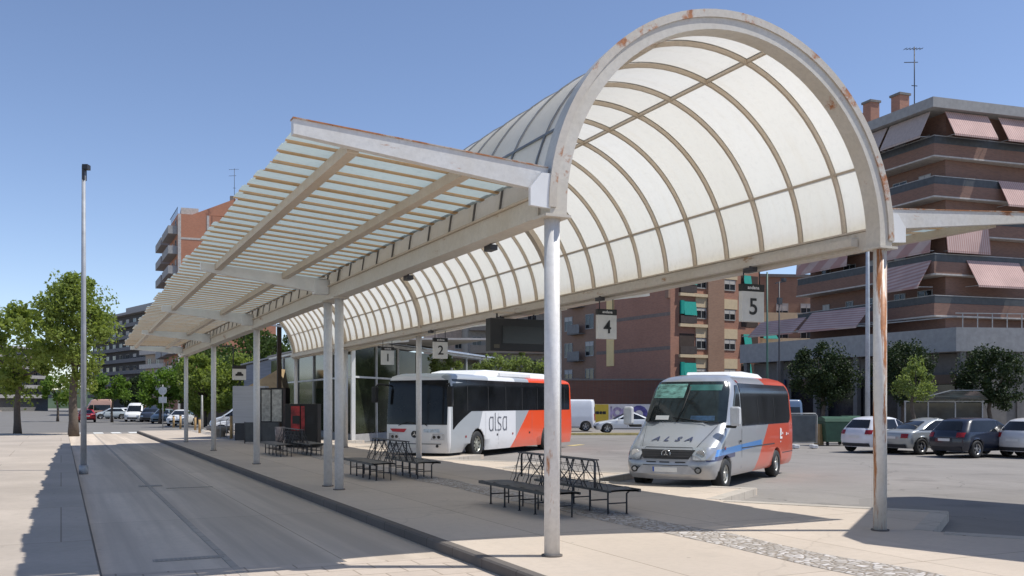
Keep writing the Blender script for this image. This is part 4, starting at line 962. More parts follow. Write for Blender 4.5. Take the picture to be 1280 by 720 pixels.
# dark brick podium wall and the painted boundary wall in front of the gable
t = bld('painted_wall', 'low boundary wall painted yellow and white with graffiti behind the parked van', 'wall', *( (745-640)/F*80, 80))
WF = Face((0,0,0), cvec(.97,-.05), cvec(-.05,-.97))
mb = MB(); WF.box(mb, -8, 7.5, -.2, 0, 0, 2.0); mb.build('wall_panel', pm('white_wall', (.8,.74,.7), .8, var=.1), t)
mb = MB(); WF.box(mb, -8, 1.05, 0, .02, .0, 1.98); mb.build('yellow_panel', pm('yellow_wall', (.72,.5,.06), .7, var=.06), t)
mb = MB()
for i,(a,c) in enumerate(((-.35,.3),(.0,.25),(.3,.2),(.55,.28))): WF.box(mb, a, a+c, .022, .03, 1.15, 1.4)
WF.box(mb, -.4, .8, .032, .036, 1.22, 1.3); mb.build('black_lettering', ink, t)
gr = pm('graffiti_violet', (.12,.1,.3), .7, var=.5, scale=3); g2 = pm('graffiti_mauve', (.45,.35,.5), .7, var=.4, scale=3)
mb = MB()
def ringpoly(mb, f, cu, cz, r0, r1, n_=.025, k=14): mb.grid([[tuple(f.p(cu+r*math.cos(2*math.pi*i/k), n_, cz+r*math.sin(2*math.pi*i/k))) for i in range(k+1)] for r in (r0, r1)])
ringpoly(mb, WF, 3.6, 1.15, .35, .75); WF.box(mb, 4.5, 5.3, .022, .03, .5, 1.7); mb.build('graffiti', gr, t)
mb = MB(); ringpoly(mb, WF, 1.8, 1.3, .2, .45, .03); ringpoly(mb, WF, 2.5, 1.4, .1, .35, .028); WF.box(mb, 1.2,1.35,.022,.03,.7,1.8); mb.build('graffiti', g2, t)
t = bld('brick_annex', 'low dark brick annex behind the painted wall', 'building', *( (715-640)/F*84, 84))
WG = Face((0,0,0), cvec(.97,-.05), cvec(-.05,-.97)); mb = MB(); WG.box(mb, -9, 8.6, -6, -.2, 0, 4.1); mb.build('wall', brick_mat('annex_brick', (.2,.085,.055), (.15,.07,.05), (.15,.12,.1)), t)
mb = MB(); WG.box(mb, -9.1, 8.7, -6.1, -.1, 4.1, 4.25); mb.build('roof', dk_conc, t)
# ---- C: pale blocks behind the glazed hall
def simple_block(label, lat, d, ux, w, dep, h, wallm, fl0=3.6, fh=3.0, nwin=5, balc=0, parapet=None, roofm=None, wh=1.3, name='apartment_building'):
    t = bld(name, label, 'building', lat, d); f = Face((0,0,0), cvec(*ux), Vector((0,0,0)) + Vector((cvec(*ux).y, -cvec(*ux).x, 0)))
    if f.n.dot(cvec(-lat, -d)) < 0: f.n = -f.n
    mb = MB(); f.box(mb, 0, w, -dep, 0, 0, h); mb.build('wall', wallm, t)
    mb = MB(); f.box(mb, -.2, w+.2, -dep-.2, .2, h, h+.35); mb.build('roof', roofm or dk_conc, t)
    z = fl0; sp = w/nwin
    while z+2.2 < h:
        for k in range(nwin): window(t, f, sp*(k+.5), z, min(1.5, sp*.5), wh, shade=rnd.choice((0,0,.4,.7)))
        if balc: mb = MB(); f.box(mb, .2, w-.2, 0, balc, z-.9, z-.7); f.box(mb, .2, w-.2, balc-.1, balc, z-.7, z+.15); mb.build('balcony', parapet or slab_m, t)
        z += fh
    return t, f
C1, f = simple_block('pale beige apartment block with few windows just over the glass roof', -10.2, 130, (.95,.3), 3.9, 9, 19.5, pm('beige_render', (.55,.42,.33), .85), nwin=2)
C2, f = simple_block('grey beige apartment block with balconies behind the departures screen', -5.9, 126, (.97,.2), 12.5, 9, 21, pm('grey_beige_render', (.38,.34,.29), .85), nwin=5, balc=.9, parapet=dk_conc)
C3, f = simple_block('brown block with dark windows left of the blank brick gable', 4.5, 112, (.98,-.1), 7, 9, 22, pm('brown_render', (.22,.15,.11), .85), nwin=3, balc=.8, parapet=dk_conc, wh=1.8)
# right of block B, a slim block with cream bands behind the lamp post
C4, f = simple_block('cream and orange brick block seen in the gap beside the dark brick block', 27.5, 112, (.98,.1), 9, 8, 17, brick_tan, nwin=3, balc=.6, parapet=cream)
for zz_ in (5.2, 8.2, 11.2): mb = MB(); a = f.p(1.2,.7,zz_); c = f.p(1.8,1.4,zz_-1.6); mb.obox(a, f.u*1.7, c-a, (0,0,.03)); mb.build('blind', teal, C4)
# ---- D: tall orange gable block on the left
D4 = bld('apartment_building', 'tall orange brick block with stacked balconies on its street side beyond the canopy', 'building', -55.6, 158); D4.scale = (1, 1, 1.11)
g = Face((0,0,0), cvec(.93,.37), cvec(.37,-.93)); h_ = Face((0,0,0), cvec(-.43,.903), cvec(-.903,-.43))
mb = MB(); mb.prism([tuple(v_) for v_ in (g.p(0,0,0), g.p(16,0,0), g.p(16,-24,0), h_.p(24,0,0))], (0,0,30.3)); mb.build('wall', brick_orange, D4, clean=True)
mb = MB(); P_ = [g.p(2.2,-.2,30.3), g.p(9.2,-.2,33.2), g.p(16,-.2,30.6)]; mb.prism([tuple(x_) for x_ in P_], tuple(-g.n*12)); mb.build('gable_roof', brick_orange, D4, clean=True)
mb = MB(); g.box(mb, 0, .5, 0, .08, 0, 30.2); g.box(mb, 4.6, 5.0, .0, .05, 20, 30.3); mb.build('pale_pier', slab_m, D4)
for z in (12, 20.5, 26.5): mb = MB(); g.box(mb, .5, 16, 0, .04, z, z+.3); mb.build('floor_band', slab_m, D4)
for i in range(9):
    z = 3.5+i*3.0
    for (u0, u1) in ((.3, 11), (13, 23.5)):
        mb = MB(); h_.box(mb, u0, u1, 0, 1.5, z-.2, z); h_.box(mb, u0, u1, 1.4, 1.5, z, z+1.0); h_.box(mb, u0, u0+.1, 0, 1.4, z, z+1.0); mb.build('balcony', grey_conc, D4)
    for u in (3, 8, 16, 21): window(D4, h_, u, z+.3, 1.8, 1.9, shade=rnd.choice((0,.4)))
mb = MB(); g.box(mb, .6, 3.4, -6, -2, 30.3, 31.6); mb.build('stair_head', slab_m, D4)
mb = MB()
mb = MB(); h_.box(mb, 0, 12, 0, .06, 31.2, 31.3); [h_.box(mb, .3+k*1.4, .38+k*1.4, 0, .06, 30.3, 31.2) for k in range(8)]; mb.build('roof_railing', dark, D4)
mb = MB(); g.box(mb, 8.6, 9.4, -3, -2.2, 32.8, 34.0); mb.build('chimney', dk_conc, D4)
p = at_cam((293-640)/F*160, 160); aerial('roof_aerial', 'television aerial on the orange gable block', (p.x, p.y, 35.5), 6)
# ---- E: far dark block at the end of the street
def far_block(label, px0, d0, px1, d1, top0, top1, wallm, nfl, nwin, band):
    a = at_cam((px0-640)/F*d0, d0); c = at_cam((px1-640)/F*d1, d1); t = thing('apartment_building', label, 'building', tuple(a)); u = c-a; L = u.length; u.normalize()
    n = Vector((u.y, -u.x, 0)); n = n if n.dot(-a) > 0 else -n; f = Face((0,0,0), u, n); h = Z(top0, d0)+.13
    mb = MB(); f.box(mb, 0, L, -14, 0, 0, h); mb.build('wall', wallm, t)
    mb = MB(); f.box(mb, -.3, L+.3, -14, 1.6, h, h+.6); mb.build('roof', grey_conc, t)
    for i in range(nfl):
        z = 3.6+i*(h-3.6)/nfl
        mb = MB(); f.box(mb, 0, L, 0, 1.4, z-.15, z+.1); f.box(mb, 0, L, 1.3, 1.4, z+.1, z+.75); mb.build('balcony', band, t)
        for k in range(nwin): window(t, f, L/nwin*(k+.5), z+.3, L/nwin*.45, 1.7, shade=rnd.choice((0,0,.5)))
    return t, f, L, h
E1, f, L_, h_e = far_block('dark grey balconied block closing the end of the street', 116, 262, 192, 226, 404, 384, pm('dark_facade', (.07,.068,.07), .8), 7, 9, pm('grey_parapet', (.17,.165,.17), .8))
mb = MB()
for k in range(4): f.box(mb, L_*.5+k*2.2, L_*.5+k*2.2+1.5, -5, -4, h_e+.6, h_e+1.8+.5*(k%2))
f.box(mb, L_*.45, L_*.95, -9, -2, h_e+.6, h_e+2.6); mb.build('roof_hut', grey_conc, E1)
E2, f, L_, h_e = far_block('low beige block between the far dark block and the canopy tip', 182, 205, 236, 190, 426, 426, pm('beige_facade', (.45,.37,.3), .85), 4, 5, slab_m)
E3, f, L_, h_e = far_block('distant grey block behind the street trees on the far left', -40, 240, 60, 262, 432, 432, pm('mid_grey_facade', (.16,.155,.15), .85), 5, 9, grey_conc)
# ---- glazed station hall
Hh = thing('station_hall', 'glazed station hall with white frames and a sloping glass roof behind the coach', 'building', (13.9, 48.8, 0))
wv_ = cvec(.302, .953); hn = Vector((wv_.y, -wv_.x, 0)); hn = hn if hn.dot(cvec(0,-1)) > 0 else -hn
F1 = Face((0,0,0), (0,1,0), (-1,0,0)); F2 = Face((0,0,0), tuple(wv_), tuple(hn))
HT = 5.15
hg = glass_mat('hall_glass', (.03,.036,.02), .12, .3); wf = pm('white_mullion', (.6,.6,.58), .4)
mb = MB(); inner = F1.p(22,-.3,-.13); mb.prism([(.35,.3,-.13),(.35,22,-.13),(14,30,-.13),tuple(F2.p(23,-.35,-.13)),tuple(F2.p(.35,-.35,-.13))], (0,0,.1)); mb.build('hall_floor', dk_conc, Hh, clean=True)
for f_, L_, nb in ((F1, 22, 5), (F2, 23, 8)):
    for k in range(nb):
        u0, u1 = L_*k/nb, L_*(k+1)/nb
        mb = MB(); f_.box(mb, u0+.04, u1-.04, -.1, -.07, .35, 3.3); f_.box(mb, u0+.04, u1-.04, -.1, -.07, 3.4, HT-.1); mb.build('glazing', hg, Hh)
        mb = MB(); f_.box(mb, u0-.04, u0+.04, -.12, .02, 0, HT); mb.build('mullion', wf, Hh)
    mb = MB(); f_.box(mb, 0, L_, -.12, -.0, 3.3, 3.4); mb.build('transom', wf, Hh)
    mb = MB(); f_.box(mb, 0, L_, -.2, .1, HT, HT+.14); mb.build('eaves', wf, Hh)
    mb = MB(); f_.box(mb, 0, L_, -.12, .0, -.13, .3); mb.build('plinth', grey_conc, Hh)
mb = MB(); mb.box(-.1,.1,-.1,.1,-.1,HT); mb.build('corner_post', white, Hh)
# red brown timber panels inside the glass
mb = MB()
for k in range(9): F2.box(mb, 1+k*1.0, 1.45+k*1.0, -.35, -.3, 0, 3.2)
mb.build('timber_screen', pm('timber_slats', (.16,.07,.04), .6, stretch=(3,3,.5)), Hh)
mb = MB(); mb.obox(F2.p(0,.3,HT+.16), F2.u*23, -F2.n*7.2+Vector((0,0,1.15)), (0,0,.06)); rf = mb.build('glass_roof', pm('pale_roof_glass', (.42,.47,.55), .15, var=.1), Hh)
for k in range(12): mb = MB(); q = F2.p(k*2.09,.3,HT+.23); mb.bar(q, q-F2.n*7.2+Vector((0,0,1.15)), .09, .06); mb.build('glazing_bar', white, rf)
mb = MB(); mb.obox(F1.p(0,.2,HT+.16), F1.u*22, -F1.n*8+Vector((0,0,.2)), (0,0,.1)); mb.build('flat_roof', grey_conc, Hh)
# low grey clad building further left
t = bld('clad_building', 'low grey metal clad building seen behind the far canopy posts', 'building', *( (305-640)/F*82, 82))
f = Face((0,0,0), cvec(.9,-.42), cvec(-.42,-.9))
mb = MB(); mb.prism([tuple(f.p(0,0,0)), tuple(f.p(9,0,0)), tuple(f.p(9,0,6.9)), tuple(f.p(0,0,5.3))], tuple(-f.n*6)); mb.build('wall', pm('grey_cladding', (.22,.23,.26), .5, var=.2, stretch=(.3,.3,3)), t, clean=True)
mb = MB(); mb.bar(f.p(-.2,-3,5.4), f.p(9.2,-3,7.05), 6.4, .12); mb.build('roof', alu, t)
# ------------------------------------------------------------------ vegetation
def leaf_mat(name, c, c2, tr=.35):
    m, nt, b = nt_new(name); v = coords(nt, (1,1,1), True); n = noise(nt, v, 1.1, 5); n2 = noise(nt, v, 9, 3)
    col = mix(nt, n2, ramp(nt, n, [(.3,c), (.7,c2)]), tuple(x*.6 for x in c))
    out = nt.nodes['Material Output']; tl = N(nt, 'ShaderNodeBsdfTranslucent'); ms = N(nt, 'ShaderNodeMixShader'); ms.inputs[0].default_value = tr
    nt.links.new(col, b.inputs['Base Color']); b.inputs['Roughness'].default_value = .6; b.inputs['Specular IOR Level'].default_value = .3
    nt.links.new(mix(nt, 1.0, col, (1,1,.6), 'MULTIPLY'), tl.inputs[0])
    nt.links.new(b.outputs[0], ms.inputs[1]); nt.links.new(tl.outputs[0], ms.inputs[2]); nt.links.new(ms.outputs[0], out.inputs[0]); return m
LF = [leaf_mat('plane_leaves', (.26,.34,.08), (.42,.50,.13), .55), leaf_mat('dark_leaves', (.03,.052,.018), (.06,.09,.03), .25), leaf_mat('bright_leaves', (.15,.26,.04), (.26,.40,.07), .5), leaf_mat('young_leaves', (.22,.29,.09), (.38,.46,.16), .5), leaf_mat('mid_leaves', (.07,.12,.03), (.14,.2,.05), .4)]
bark = pm('bark', (.12,.095,.075), .9, scale=6, bmp=.02)
def tree(label, px, d, top, rx, rz, kind=0, leaves=2600, leaf=.2, clumps=26, seed=1, base=RZ, name='tree', hole=.0, group=None, cz=None, ry=None):
    r = random.Random(seed); x, y = D(px, d); t = thing(name, label, 'tree', (x, y, base), 0, group)
    zc = (cz if cz is not None else top-rz)-base; ry = ry or rx
    tr = MB(); h = zc-.35*rz; pts = []
    for i in range(6): pts.append((.12*math.sin(i*1.3+seed)*i/5, .12*math.cos(i*1.7+seed)*i/5, h*i/5))
    r0 = max(.06, .022*(top-base)); tr.tube(pts, [r0*(1.25-.11*i) if i else r0*1.5 for i in range(6)], 8)
    C = []
    for i in range(clumps):
        while True:
            p = Vector((r.uniform(-1,1), r.uniform(-1,1), r.uniform(-1,1)))
            if .25 < p.length < 1: break
        p = p*(.72/max(.55, p.length)) if p.length < .6 else p*.86
        C.append((Vector((p.x*rx, p.y*ry, zc+p.z*rz))*1.0, r.choice((.14,.2,.28,.4))))
    for c, _ in C[:10]:
        m_ = Vector(pts[-1]); mid = m_*.45+c*.55+Vector((0,0,-.1*rz)); tr.tube([m_+Vector((0,0,-.12*h)), mid, c], [r0*.5, r0*.3, r0*.1], 5)
    tr.build('trunk', bark, t)
    cr = MB(); n = leaves//clumps; s = (rx+ry+rz)/3
    for c, cr_ in C:
        for k in range(n):
            q = Vector((r.gauss(0,1), r.gauss(0,1), r.gauss(0,.8))); q = q/q.length*(r.random()**.45)*s*cr_
            p = c+q; a = Vector((r.gauss(0,1), r.gauss(0,1), r.gauss(0,1))).normalized(); b_ = a.cross(Vector((r.gauss(0,1), r.gauss(0,1), r.gauss(0,1)))).normalized(); l = leaf*r.uniform(.6,1.3)
            cr.add([p-a*l*.5, p+b_*l*.32+a*l*.05, p+a*l*.6, p-b_*l*.32+a*l*.05], [(0,1,2,3)])
    cr.build('crown', LF[kind], t); return t
def T(py, d): return Z(py, d)
tree('tall sunlit plane tree beside the lamp post on the left pavement', 92, 60, T(326,60), 2.3, 4.5, 0, 16000, .21, 75, 2)
tree('leafy tree at the far left edge of the view', 22, 62, T(372,62), 2.9, 3.4, 0, 6000, .30, 36, 9)
tree('round clipped tree beyond the red car', 140, 104, T(470,104), 2.3, 1.45, 2, 3400, .30, 20, 3)
tree('small round tree at the left end of the street', 72, 108, T(466,108), 2.4, 1.8, 2, 2600, .32, 20, 31)
tree('dark narrow evergreen behind the parked cars', 179, 112, T(458,112), 1.7, 2.6, 1, 3200, .32, 24, 4)
tree('dark evergreen hidden under the clipped tree', 164, 118, T(476,118), 1.9, 1.6, 1, 2200, .35, 16, 41)
tree('bright green street tree behind the round traffic sign', 200, 96, T(454,96), 2.3, 2.5, 2, 4200, .28, 26, 5)
tree('bright green tree left of the last canopy post', 228, 97, T(444,97), 2.4, 2.8, 2, 4200, .28, 26, 6)
tree('light green tree between the two far posts', 256, 84, T(434,84), 2.5, 3.1, 0, 6500, .28, 36, 7)
tree('light green tree behind the taxi sign', 288, 84, T(438,84), 2.4, 2.9, 0, 6500, .28, 34, 8)
tree('tall dark green tree seen through the far end of the vault', 322, 96, T(398,96), 4.6, 5.0, 4, 9000, .34, 50, 10)
tree('broad dark green tree filling the gap above the far posts', 268, 112, T(418,112), 4.6, 5.2, 4, 9000, .36, 50, 21)
tree('dark green tree rising behind the grey clad building', 352, 104, T(405,104), 3.2, 4.5, 4, 5000, .36, 34, 12)
tree('young light green tree between the glazed hall and the coach', 556, 56, T(436,56), 1.25, 1.5, 3, 2400, .17, 20, 13)
tree('young light green tree over the middle of the coach roof', 618, 58, T(433,58), 1.35, 1.7, 3, 2600, .17, 22, 14)
tree('second young tree over the rear of the coach roof', 652, 62, T(436,62), 1.4, 1.5, 3, 2400, .18, 20, 15)
tree('young tree just behind the dark departures screen', 676, 62, T(432,62), 1.1, 1.5, 3, 1800, .18, 16, 16)
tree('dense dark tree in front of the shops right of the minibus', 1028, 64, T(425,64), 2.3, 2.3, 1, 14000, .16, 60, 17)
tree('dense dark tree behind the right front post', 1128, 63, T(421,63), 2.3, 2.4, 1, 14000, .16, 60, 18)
tree('young pale green tree beside the glass shelter', 1142, 52, T(446,52), 1.15, 1.35, 3, 3600, .13, 30, 19)
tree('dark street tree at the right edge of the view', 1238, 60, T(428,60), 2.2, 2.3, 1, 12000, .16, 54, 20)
# ------------------------------------------------------------------ street furniture
def pole(name, label, cat, px, d, top, r=.06, m=None, base=RZ, head=None):
    x, y = D(px, d); t = thing(name, label, cat, (x, y, base)); h = top-base
    mb = MB(); mb.tube([(0,0,0),(0,0,h*.5),(0,0,h)], [r*1.25, r, r*.75], 10); mb.build('pole', m or alu, t)
    mb = MB(); mb.cyl((0,0,0),(0,0,.25), r*1.8, 10); mb.build('base', m or alu, t); return t
t = pole('street_lamp', 'slim grey street lamp standing at the left kerb', 'street lamp', 104.5, 28, Z(207,28), .07, pm('galvanised', (.33,.34,.36), .5))
mb = MB(); h = Z(207,28)+.13; e = cvec(1,0)
mb.bar(Vector((0,0,h-.05)), e*.16+Vector((0,0,h-.05)), .22, .14); mb.bar(Vector((0,0,h-.28)), e*.05+Vector((0,0,h-.28)), .2, .3); mb.build('lamp_head', dark, t)
pole('street_lamp', 'tall pale lamp post standing behind the rusty right post', 'street lamp', 1084.5, 47, 12.5, .1, pm('pale_galvanised', (.42,.44,.47), .4))
t = pole('camera_pole', 'thin dark pole with small fixtures behind the bay five sign', 'pole', 974, 50, Z(352,50), .045, dark)
mb = MB(); h = Z(352,50)+.13; mb.bar((-.25,0,h-.1),(.45,0,h+.05),.06); mb.box(-.1,.15,-.08,.08,h-1.2,h-.85); mb.box(.2,.4,-.1,.1,h+.05,h+.2); mb.build('fixtures', dark, t)
pole('thin_pole', 'slender pole in front of the narrow gap between the brick blocks', 'pole', 959, 55, Z(340,55), .06, pm('green_pole', (.05,.12,.09), .5))
# round traffic sign, seen from behind
x, y = D(203.5, 78); t = thing('traffic_sign', 'round traffic sign on a thin pole by the end of the platform', 'traffic sign', (x, y, -.13))
mb = MB(); mb.cyl((0,0,0),(0,0,3.6),.04,8); mb.build('pole', alu, t)
e = cvec(0,-1)*.04; c = Vector((0,0,3.1)); mb = MB(); mb.cyl(c+e, c+e*1.6, .34, 24); mb.build('round_plate', pm('sign_back', (.6,.6,.58), .5), t)
mb = MB(); c = Vector((0,0,2.35)); u = cvec(1,0); mb.bar(c+e-u*.32, c+e+u*.32, .04, .5, up=(0,0,1)); mb.build('square_plate', MATS['sign_back'], t)
x, y = D(252.5, 70); t = pole('street_lamp', 'low grey post between the two far canopy posts', 'post', 252.5, 66, Z(494,66), .08)
# timber bollards
wood = pm('ochre_wood', (.45,.3,.14), .8)
for i, (px, d) in enumerate(((225.5,72),(244,68),(249.5,62),(289,52),(217,76))):
    x, y = D(px, d); t = thing('bollard', ['ochre wooden bollard left of the far post','ochre wooden bollard right of the last canopy post','short thick ochre bollard beside the grey post','tall ochre bollard in front of the white cars','small ochre bollard beside the parked silver car'][i], 'bollard', (x, y, 0), 0, 'wooden bollards at the platform end')
    hh = (1.0,.95,.9,1.25,.9)[i]; mb = MB(); mb.cyl((0,0,0),(0,0,hh),.08,10); mb.build('post', wood, t); mb = MB(); mb.cyl((0,0,hh),(0,0,hh+.06),.09,10); mb.build('cap', dark, t)
# planter bowl
x, y = D(274, 55); t = thing('planter', 'low wide stone planter at the end of the platform', 'planter', (x, y, 0))
mb = MB(); mb.smooth = True; rows = [[(r_*math.cos(2*math.pi*k/24), r_*math.sin(2*math.pi*k/24), z_) for k in range(25)] for r_, z_ in ((.35,0),(.36,.3),(.7,.42),(.78,.62),(.7,.62),(.6,.5),(0,.5))]; mb.grid(rows); mb.build('bowl', pm('planter_stone', (.36,.31,.26), .9), t)
mb = MB(); mb.cyl((0,0,.48),(0,0,.53),.62,16); mb.build('soil', pm('soil', (.06,.045,.03), 1), t)
# railings
t = thing('railing', 'grey pedestrian railing in front of the white cars', 'railing', (*D(296,53), 0)); mb = MB(); u = cvec(1,.1)
for k in range(7): q = u*(k*.35-.9); mb.cyl(q, q+Vector((0,0,1.0)), .02, 6)
mb.bar(u*-1+Vector((0,0,1)), u*1.3+Vector((0,0,1)), .05); mb.build('rails', alu, t)
t = thing('mesh_fence', 'dark mesh fence panel below the white cabinet', 'fence', (*D(306,46), 0)); u = cvec(1,-.1)
for k in range(3): mb = MB(); q = u*(k*.85); mb.cyl(q, q+Vector((0,0,1.05)), .025, 8); mb.build('post', dark, t)
mb = MB(); mb.bar(Vector((0,0,.55)), u*1.7+Vector((0,0,.55)), .02, .95); mb.build('mesh_panel', pm('fence_mesh', (.07,.075,.08), .6), t)
# white cabinet, poster frames
t = thing('utility_cabinet', 'large pale grey ribbed cabinet beside the poster frames', 'cabinet', (*D(316,50), 0), -YAW)
mb = MB(); mb.box(-.95,.75,-.4,.4,.9,2.85); mb.build('housing', pm('pale_grey_cladding', (.45,.46,.49), .5, var=.08, stretch=(.2,.2,5)), t, bevel=.03); mb = MB(); mb.box(-.85,.65,-.35,.35,0,.9); mb.build('base', dark, t)
for i, (px, d, lab) in enumerate(((333,47,'left poster frame of a dark information stand'),(346,46,'right poster frame of a dark information stand'))):
    t = thing('poster_frame', lab, 'information stand', (*D(px, d), 0), -YAW, 'information stands by the drinks machines')
    mb = MB()
    for q in (-.27,.27): mb.box(q-.03,q+.03,-.03,.03,0,2.7)
    mb.box(-.24,.24,-.03,.03,2.62,2.7); mb.box(-.24,.24,-.03,.03,1.0,1.06); mb.build('frame', black, t)
    mb = MB(); mb.box(-.235,.235,-.015,.015,1.065,2.615); mb.build('poster', pm('poster_paper', (.4,.4,.37), .5, var=.4, scale=5), t)
# tall dark post and ochre gable board
x, y = D(349, 52); t = thing('wooden_post', 'tall dark brown post rising beside the far arch', 'post', (x, y, 0)); mb = MB(); mb.box(-.11,.11,-.11,.11,0,Z(405,52)); mb.build('post', pm('dark_timber', (.05,.035,.025), .8), t); mb = MB(); mb.box(-.14,.14,-.14,.14,0,.1); mb.build('foot', dark, t)
t = thing('kiosk', 'small kiosk with an ochre pitched roof between the far posts', 'kiosk', (*D(336,60), 0), -YAW)
mb = MB(); mb.box(-1.2,1.2,-.6,.6,0,2.9); mb.build('wall', pm('kiosk_brown', (.1,.07,.055), .7), t)
mb = MB(); mb.prism([(-1.3,-.75,2.9),(1.1,-.75,2.9),(.85,-.75,4.1)], (0,1.5,0)); mb.build('roof', pm('ochre_roof', (.5,.36,.2), .8), t, clean=True)
# drinks machines
for i, (px, lab) in enumerate(((371,'red and black drinks machine facing the platform'),(389,'black vending machine right of the red one'))):
    d = 42; t = thing('vending_machine', lab, 'vending machine', (*D(px, d), 0), -YAW)
    mb = MB(); mb.box(-.42,.36,-.4,.4,.05,1.92); mb.build('cabinet', black, t, bevel=.02); mb = MB(); mb.box(-.4,.34,-.3,.3,0,.05); mb.build('plinth', dark, t)
    mb = MB(); mb.box(-.16 if i == 0 else -.36,.22 if i == 0 else -.2,-.415,-.402,.75,1.82); fp = mb.build('front_panel', pm('machine_red', (.35,.02,.02), .4, var=.7, scale=3), t)
    mb = MB(); mb.box(-.1,.22,-.425,-.416,1.05,1.4); mb.build('display_window', ink, fp)
# litter bin
t = thing('litter_bin', 'dark litter bin on a short post by the vending machines', 'litter bin', (*D(350,40), 0))
mb = MB(); mb.smooth = True; mb.tube([(0,0,.35),(0,0,.95)], [.18,.22], 16); mb.build('bin', pm('bin_red_white', (.3,.25,.24), .5, var=.6, scale=4), t); mb = MB(); mb.cyl((0,0,0),(0,0,.35),.04,8); mb.build('post', dark, t)
# waste containers
def container(px, d, col, label, w=1.3, h=1.35):
    t = thing('waste_container', label, 'waste container', (*D(px, d), RZ), -YAW+.1, 'waste containers right of the minibus')
    mb = MB(); mb.prism([(-w*.46,-.5,.18),(w*.46,-.5,.18),(w*.5,-.52,h-.18),(-w*.5,-.52,h-.18)], (0,1.0,0)); mb.build('bin_body', col, t, clean=True, bevel=.03)
    mb = MB(); mb.prism([(-w*.52,-.56,h-.175),(-w*.52,.55,h-.175),(-w*.52,.5,h),(-w*.52,-.1,h+.08),(-w*.52,-.5,h-.02)], (w*1.04,0,0)); mb.build('lid', col, t, clean=True)
    for sx in (-1,1):
        for sy in (-.35,.35): mb = MB(); mb.cyl((sx*w*.36-.04,sy,.1),(sx*w*.36+.04,sy,.1),.1,12); mb.build('castor', black, t)
gc = pm('container_green', (.035,.09,.05), .5)
container(1042, 47, gc, 'left dark green waste container'); container(1062, 49, gc, 'right green waste container next to the white hatchback', .95)
# dark panel barrier with white feet
t = thing('barrier_panel', 'dark grey barrier panel with rounded corners and white feet behind the minibus', 'barrier', (*D(1005,44), RZ), -YAW)
mb = MB(); mb.box(-.62,.55,-.04,.04,.28,1.55); mb.build('panel', pm('slate_panel', (.10,.11,.11), .6), t, bevel=.03)
mb = MB(); mb.tube([(-.66,0,.25),(-.66,0,1.5),(-.6,0,1.6),(.53,0,1.6),(.6,0,1.5),(.6,0,.25),(-.66,0,.25)], .028, 8); mb.build('frame', alu, t)
for sx in (-.4,.45): mb = MB(); mb.box(sx-.12,sx+.12,-.3,.3,0,.16); mb.build('foot', white, t, bevel=.03)
t = thing('cardboard_stack', 'brown boxes stacked between the barrier panel and the green container', 'boxes', (*D(1023,47), RZ)); mb = MB(); mb.box(-.1,.16,-.2,.2,0,.55); mb.build('lower_box', wood, t); mb = MB(); mb.box(-.09,.14,-.18,.18,.553,1.05); mb.build('upper_box', wood, t)
# glass bus shelter at the right
t = thing('glass_shelter', 'glass waiting shelter with a thin pale frame behind the parked cars', 'shelter', (*D(1160,56), RZ), -YAW)
mb = MB()
for q in (-1.35, 0, 1.6, 3.2): mb.box(q-.035,q+.035,-.04,.04,0,2.15)
mb.box(-1.4,3.3,-.05,.05,2.15,2.23); mb.bar((-1.0,.0,2.23),(1.6,.5,2.85),.05); mb.bar((1.6,.5,2.85),(3.4,.5,2.85),.05); mb.build('frame', alu, t)
mb = MB(); mb.box(-1.3,3.2,.0,.015,.3,2.1); mb.build('glass_panel', glass_mat('shelter_glass', (.02,.025,.025), .06), t)
mb = MB(); mb.obox((-1.2,-.3,2.28),(4.6,0,0),(0,1.2,.5),(0,0,.03)); mb.build('roof', glass_mat('shelter_glass', (.02,.025,.025), .06), t)
# ------------------------------------------------------------------ parked and moving vehicles
away = lambda a: (math.sin(math.radians(a)), math.cos(math.radians(a)))
# mid: white panel van and pale saloon behind the yellow kerb
def side_car(name, label, cat, px_nose, d, deg, **k): return car(name, label, cat, px_nose, 0, away(deg), d=d, **k)
side_car('parked_van', 'white panel van parked just behind the coach rear', 'van', 657, 71, 88, kind='van', col=(.74,.75,.78), L=5.2, H=2.35, W=.98)
side_car('parked_car', 'pale silver saloon parked before the graffiti wall', 'car', 742, 66.5, 88, kind='sedan', col=(.68,.7,.72), L=4.5, H=1.45)
side_car('parked_van', 'blue grey van showing its roof behind the minibus rear', 'van', 910, 58, 84, kind='van', col=(.10,.15,.24), L=4.6, H=2.3)
# right: three cars seen from behind or side
side_car('parked_car', 'white hatchback parked right of the green containers', 'car', 1143, 42.2, -122, kind='hatch', col=(.74,.74,.77), L=4.1, H=1.5)
side_car('parked_car', 'silver grey saloon behind the rusty post', 'car', 1222, 40.8, -112, kind='sedan', col=(.36,.38,.38), metal=.3, L=4.8, H=1.46)
side_car('parked_car', 'dark navy car cut off by the silver saloon', 'car', 1270, 38.6, -118, kind='hatch', col=(.012,.016,.03), L=4.4, H=1.5)
side_car('parked_car', 'white car parked at the far right edge', 'car', 1352, 38, -116, kind='hatch', col=(.6,.6,.6), L=4.2, H=1.5)
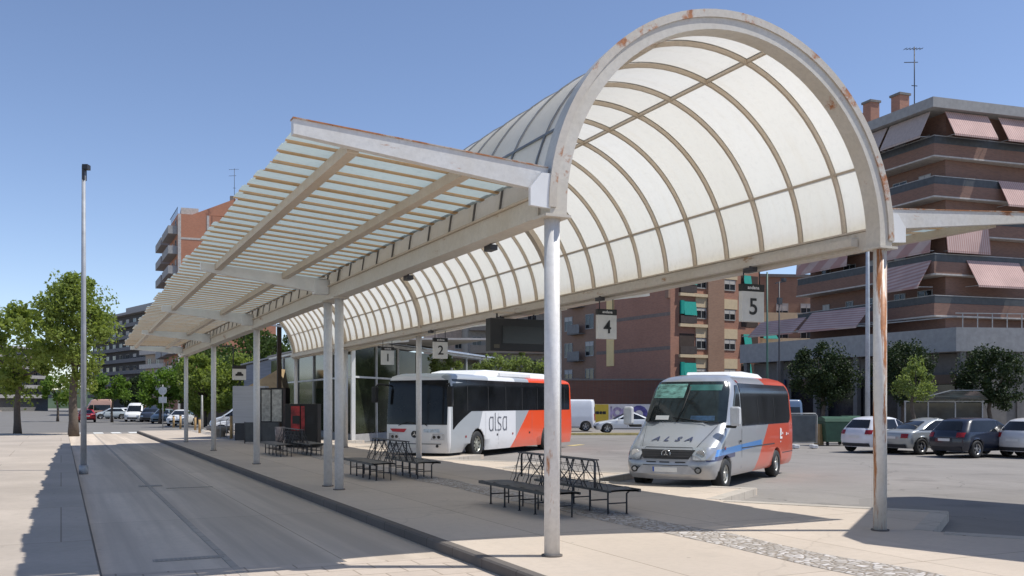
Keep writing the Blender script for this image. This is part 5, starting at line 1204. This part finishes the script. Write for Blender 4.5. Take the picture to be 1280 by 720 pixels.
# left: the street
hd = away(-22)
car('driving_car', 'red saloon driving away down the street', 'car', 108, 0, (-away(-25)[0], -away(-25)[1]), 'sedan', (.55,.015,.02), d=107, L=4.4, W=.9)
rows = [(219,86,'hatch',(.8,.8,.8),'first white car in the row by the platform end'),(198,97,'hatch',(.22,.27,.3),'grey blue car behind the first white car of the row'),(184,104,'van',(.03,.035,.05),'black people carrier in the parked row'),(174,112,'hatch',(.3,.32,.34),'far silver hatchback in the parked row')]
for px, d, kd, c, lab in rows:
    car('parked_car', lab, 'car', px, 0, away(-6), kd, c, d=d, L=4.2, H=1.48 if kd != 'van' else 1.75, group='cars parked along the street')
car('parked_van', 'small white van with a high roof at the end of the parked row', 'van', 165, 0, away(-10), 'van', (.85,.85,.85), d=106, L=4.4, H=2.1, W=.9)
car('parked_car', 'silver car parked under the clipped tree', 'car', 116, 0, away(60), 'hatch', (.45,.5,.52), d=124, L=4.2)
car('parked_car', 'white car at the far end of the street', 'car', 133, 0, away(30), 'hatch', (.72,.72,.72), d=126, L=4.0)
car('parked_van', 'pale van with an orange stripe behind the red car', 'van', 96, 0, away(70), 'van', (.5,.3,.22), d=128, L=4.6, H=2.6)
side_car('parked_car', 'white hatchback beyond the pedestrian railing', 'car', 262, 62, 80, kind='hatch', col=(.72,.73,.74), L=4.1, H=1.5)
side_car('parked_car', 'white tall car behind the nearer white hatchback', 'car', 262, 69, 80, kind='van', col=(.62,.66,.72), L=4.6, H=1.9)
# garden wall behind the left cars
t = thing('boundary_wall', 'low brown boundary wall behind the parked white cars', 'wall', (*D(226,100), RZ)); mb = MB(); u = cvec(1,-.35); mb.bar(Vector((0,0,.9)), u*12+Vector((0,0,.9)), .2, 1.8); mb.build('wall_panel', pm('brown_wall', (.2,.15,.11), .9), t); mb = MB(); mb.bar(Vector((0,0,1.84)), u*12+Vector((0,0,1.84)), .3, .08); mb.build('coping', slab_m, t)
# distant wooded edge closing gaps at the horizon
hm = MB(); rr = random.Random(4); rows = [[],[],[]]
for i in range(80):
    a = math.radians(-75+i*1.9); x = 420*math.sin(a); y = 420*math.cos(a); h = 5+3*math.sin(i*.7)+2*math.sin(i*1.9)+rr.random()*2
    rows[0].append((x, y, -1)); rows[1].append((x*1.02, y*1.02, h)); rows[2].append((x*1.3, y*1.3, h+1))
hm.grid(rows); struct(hm.build('hills', pm('wooded_hills', (.05,.075,.045), 1, scale=.05, var=.4)))
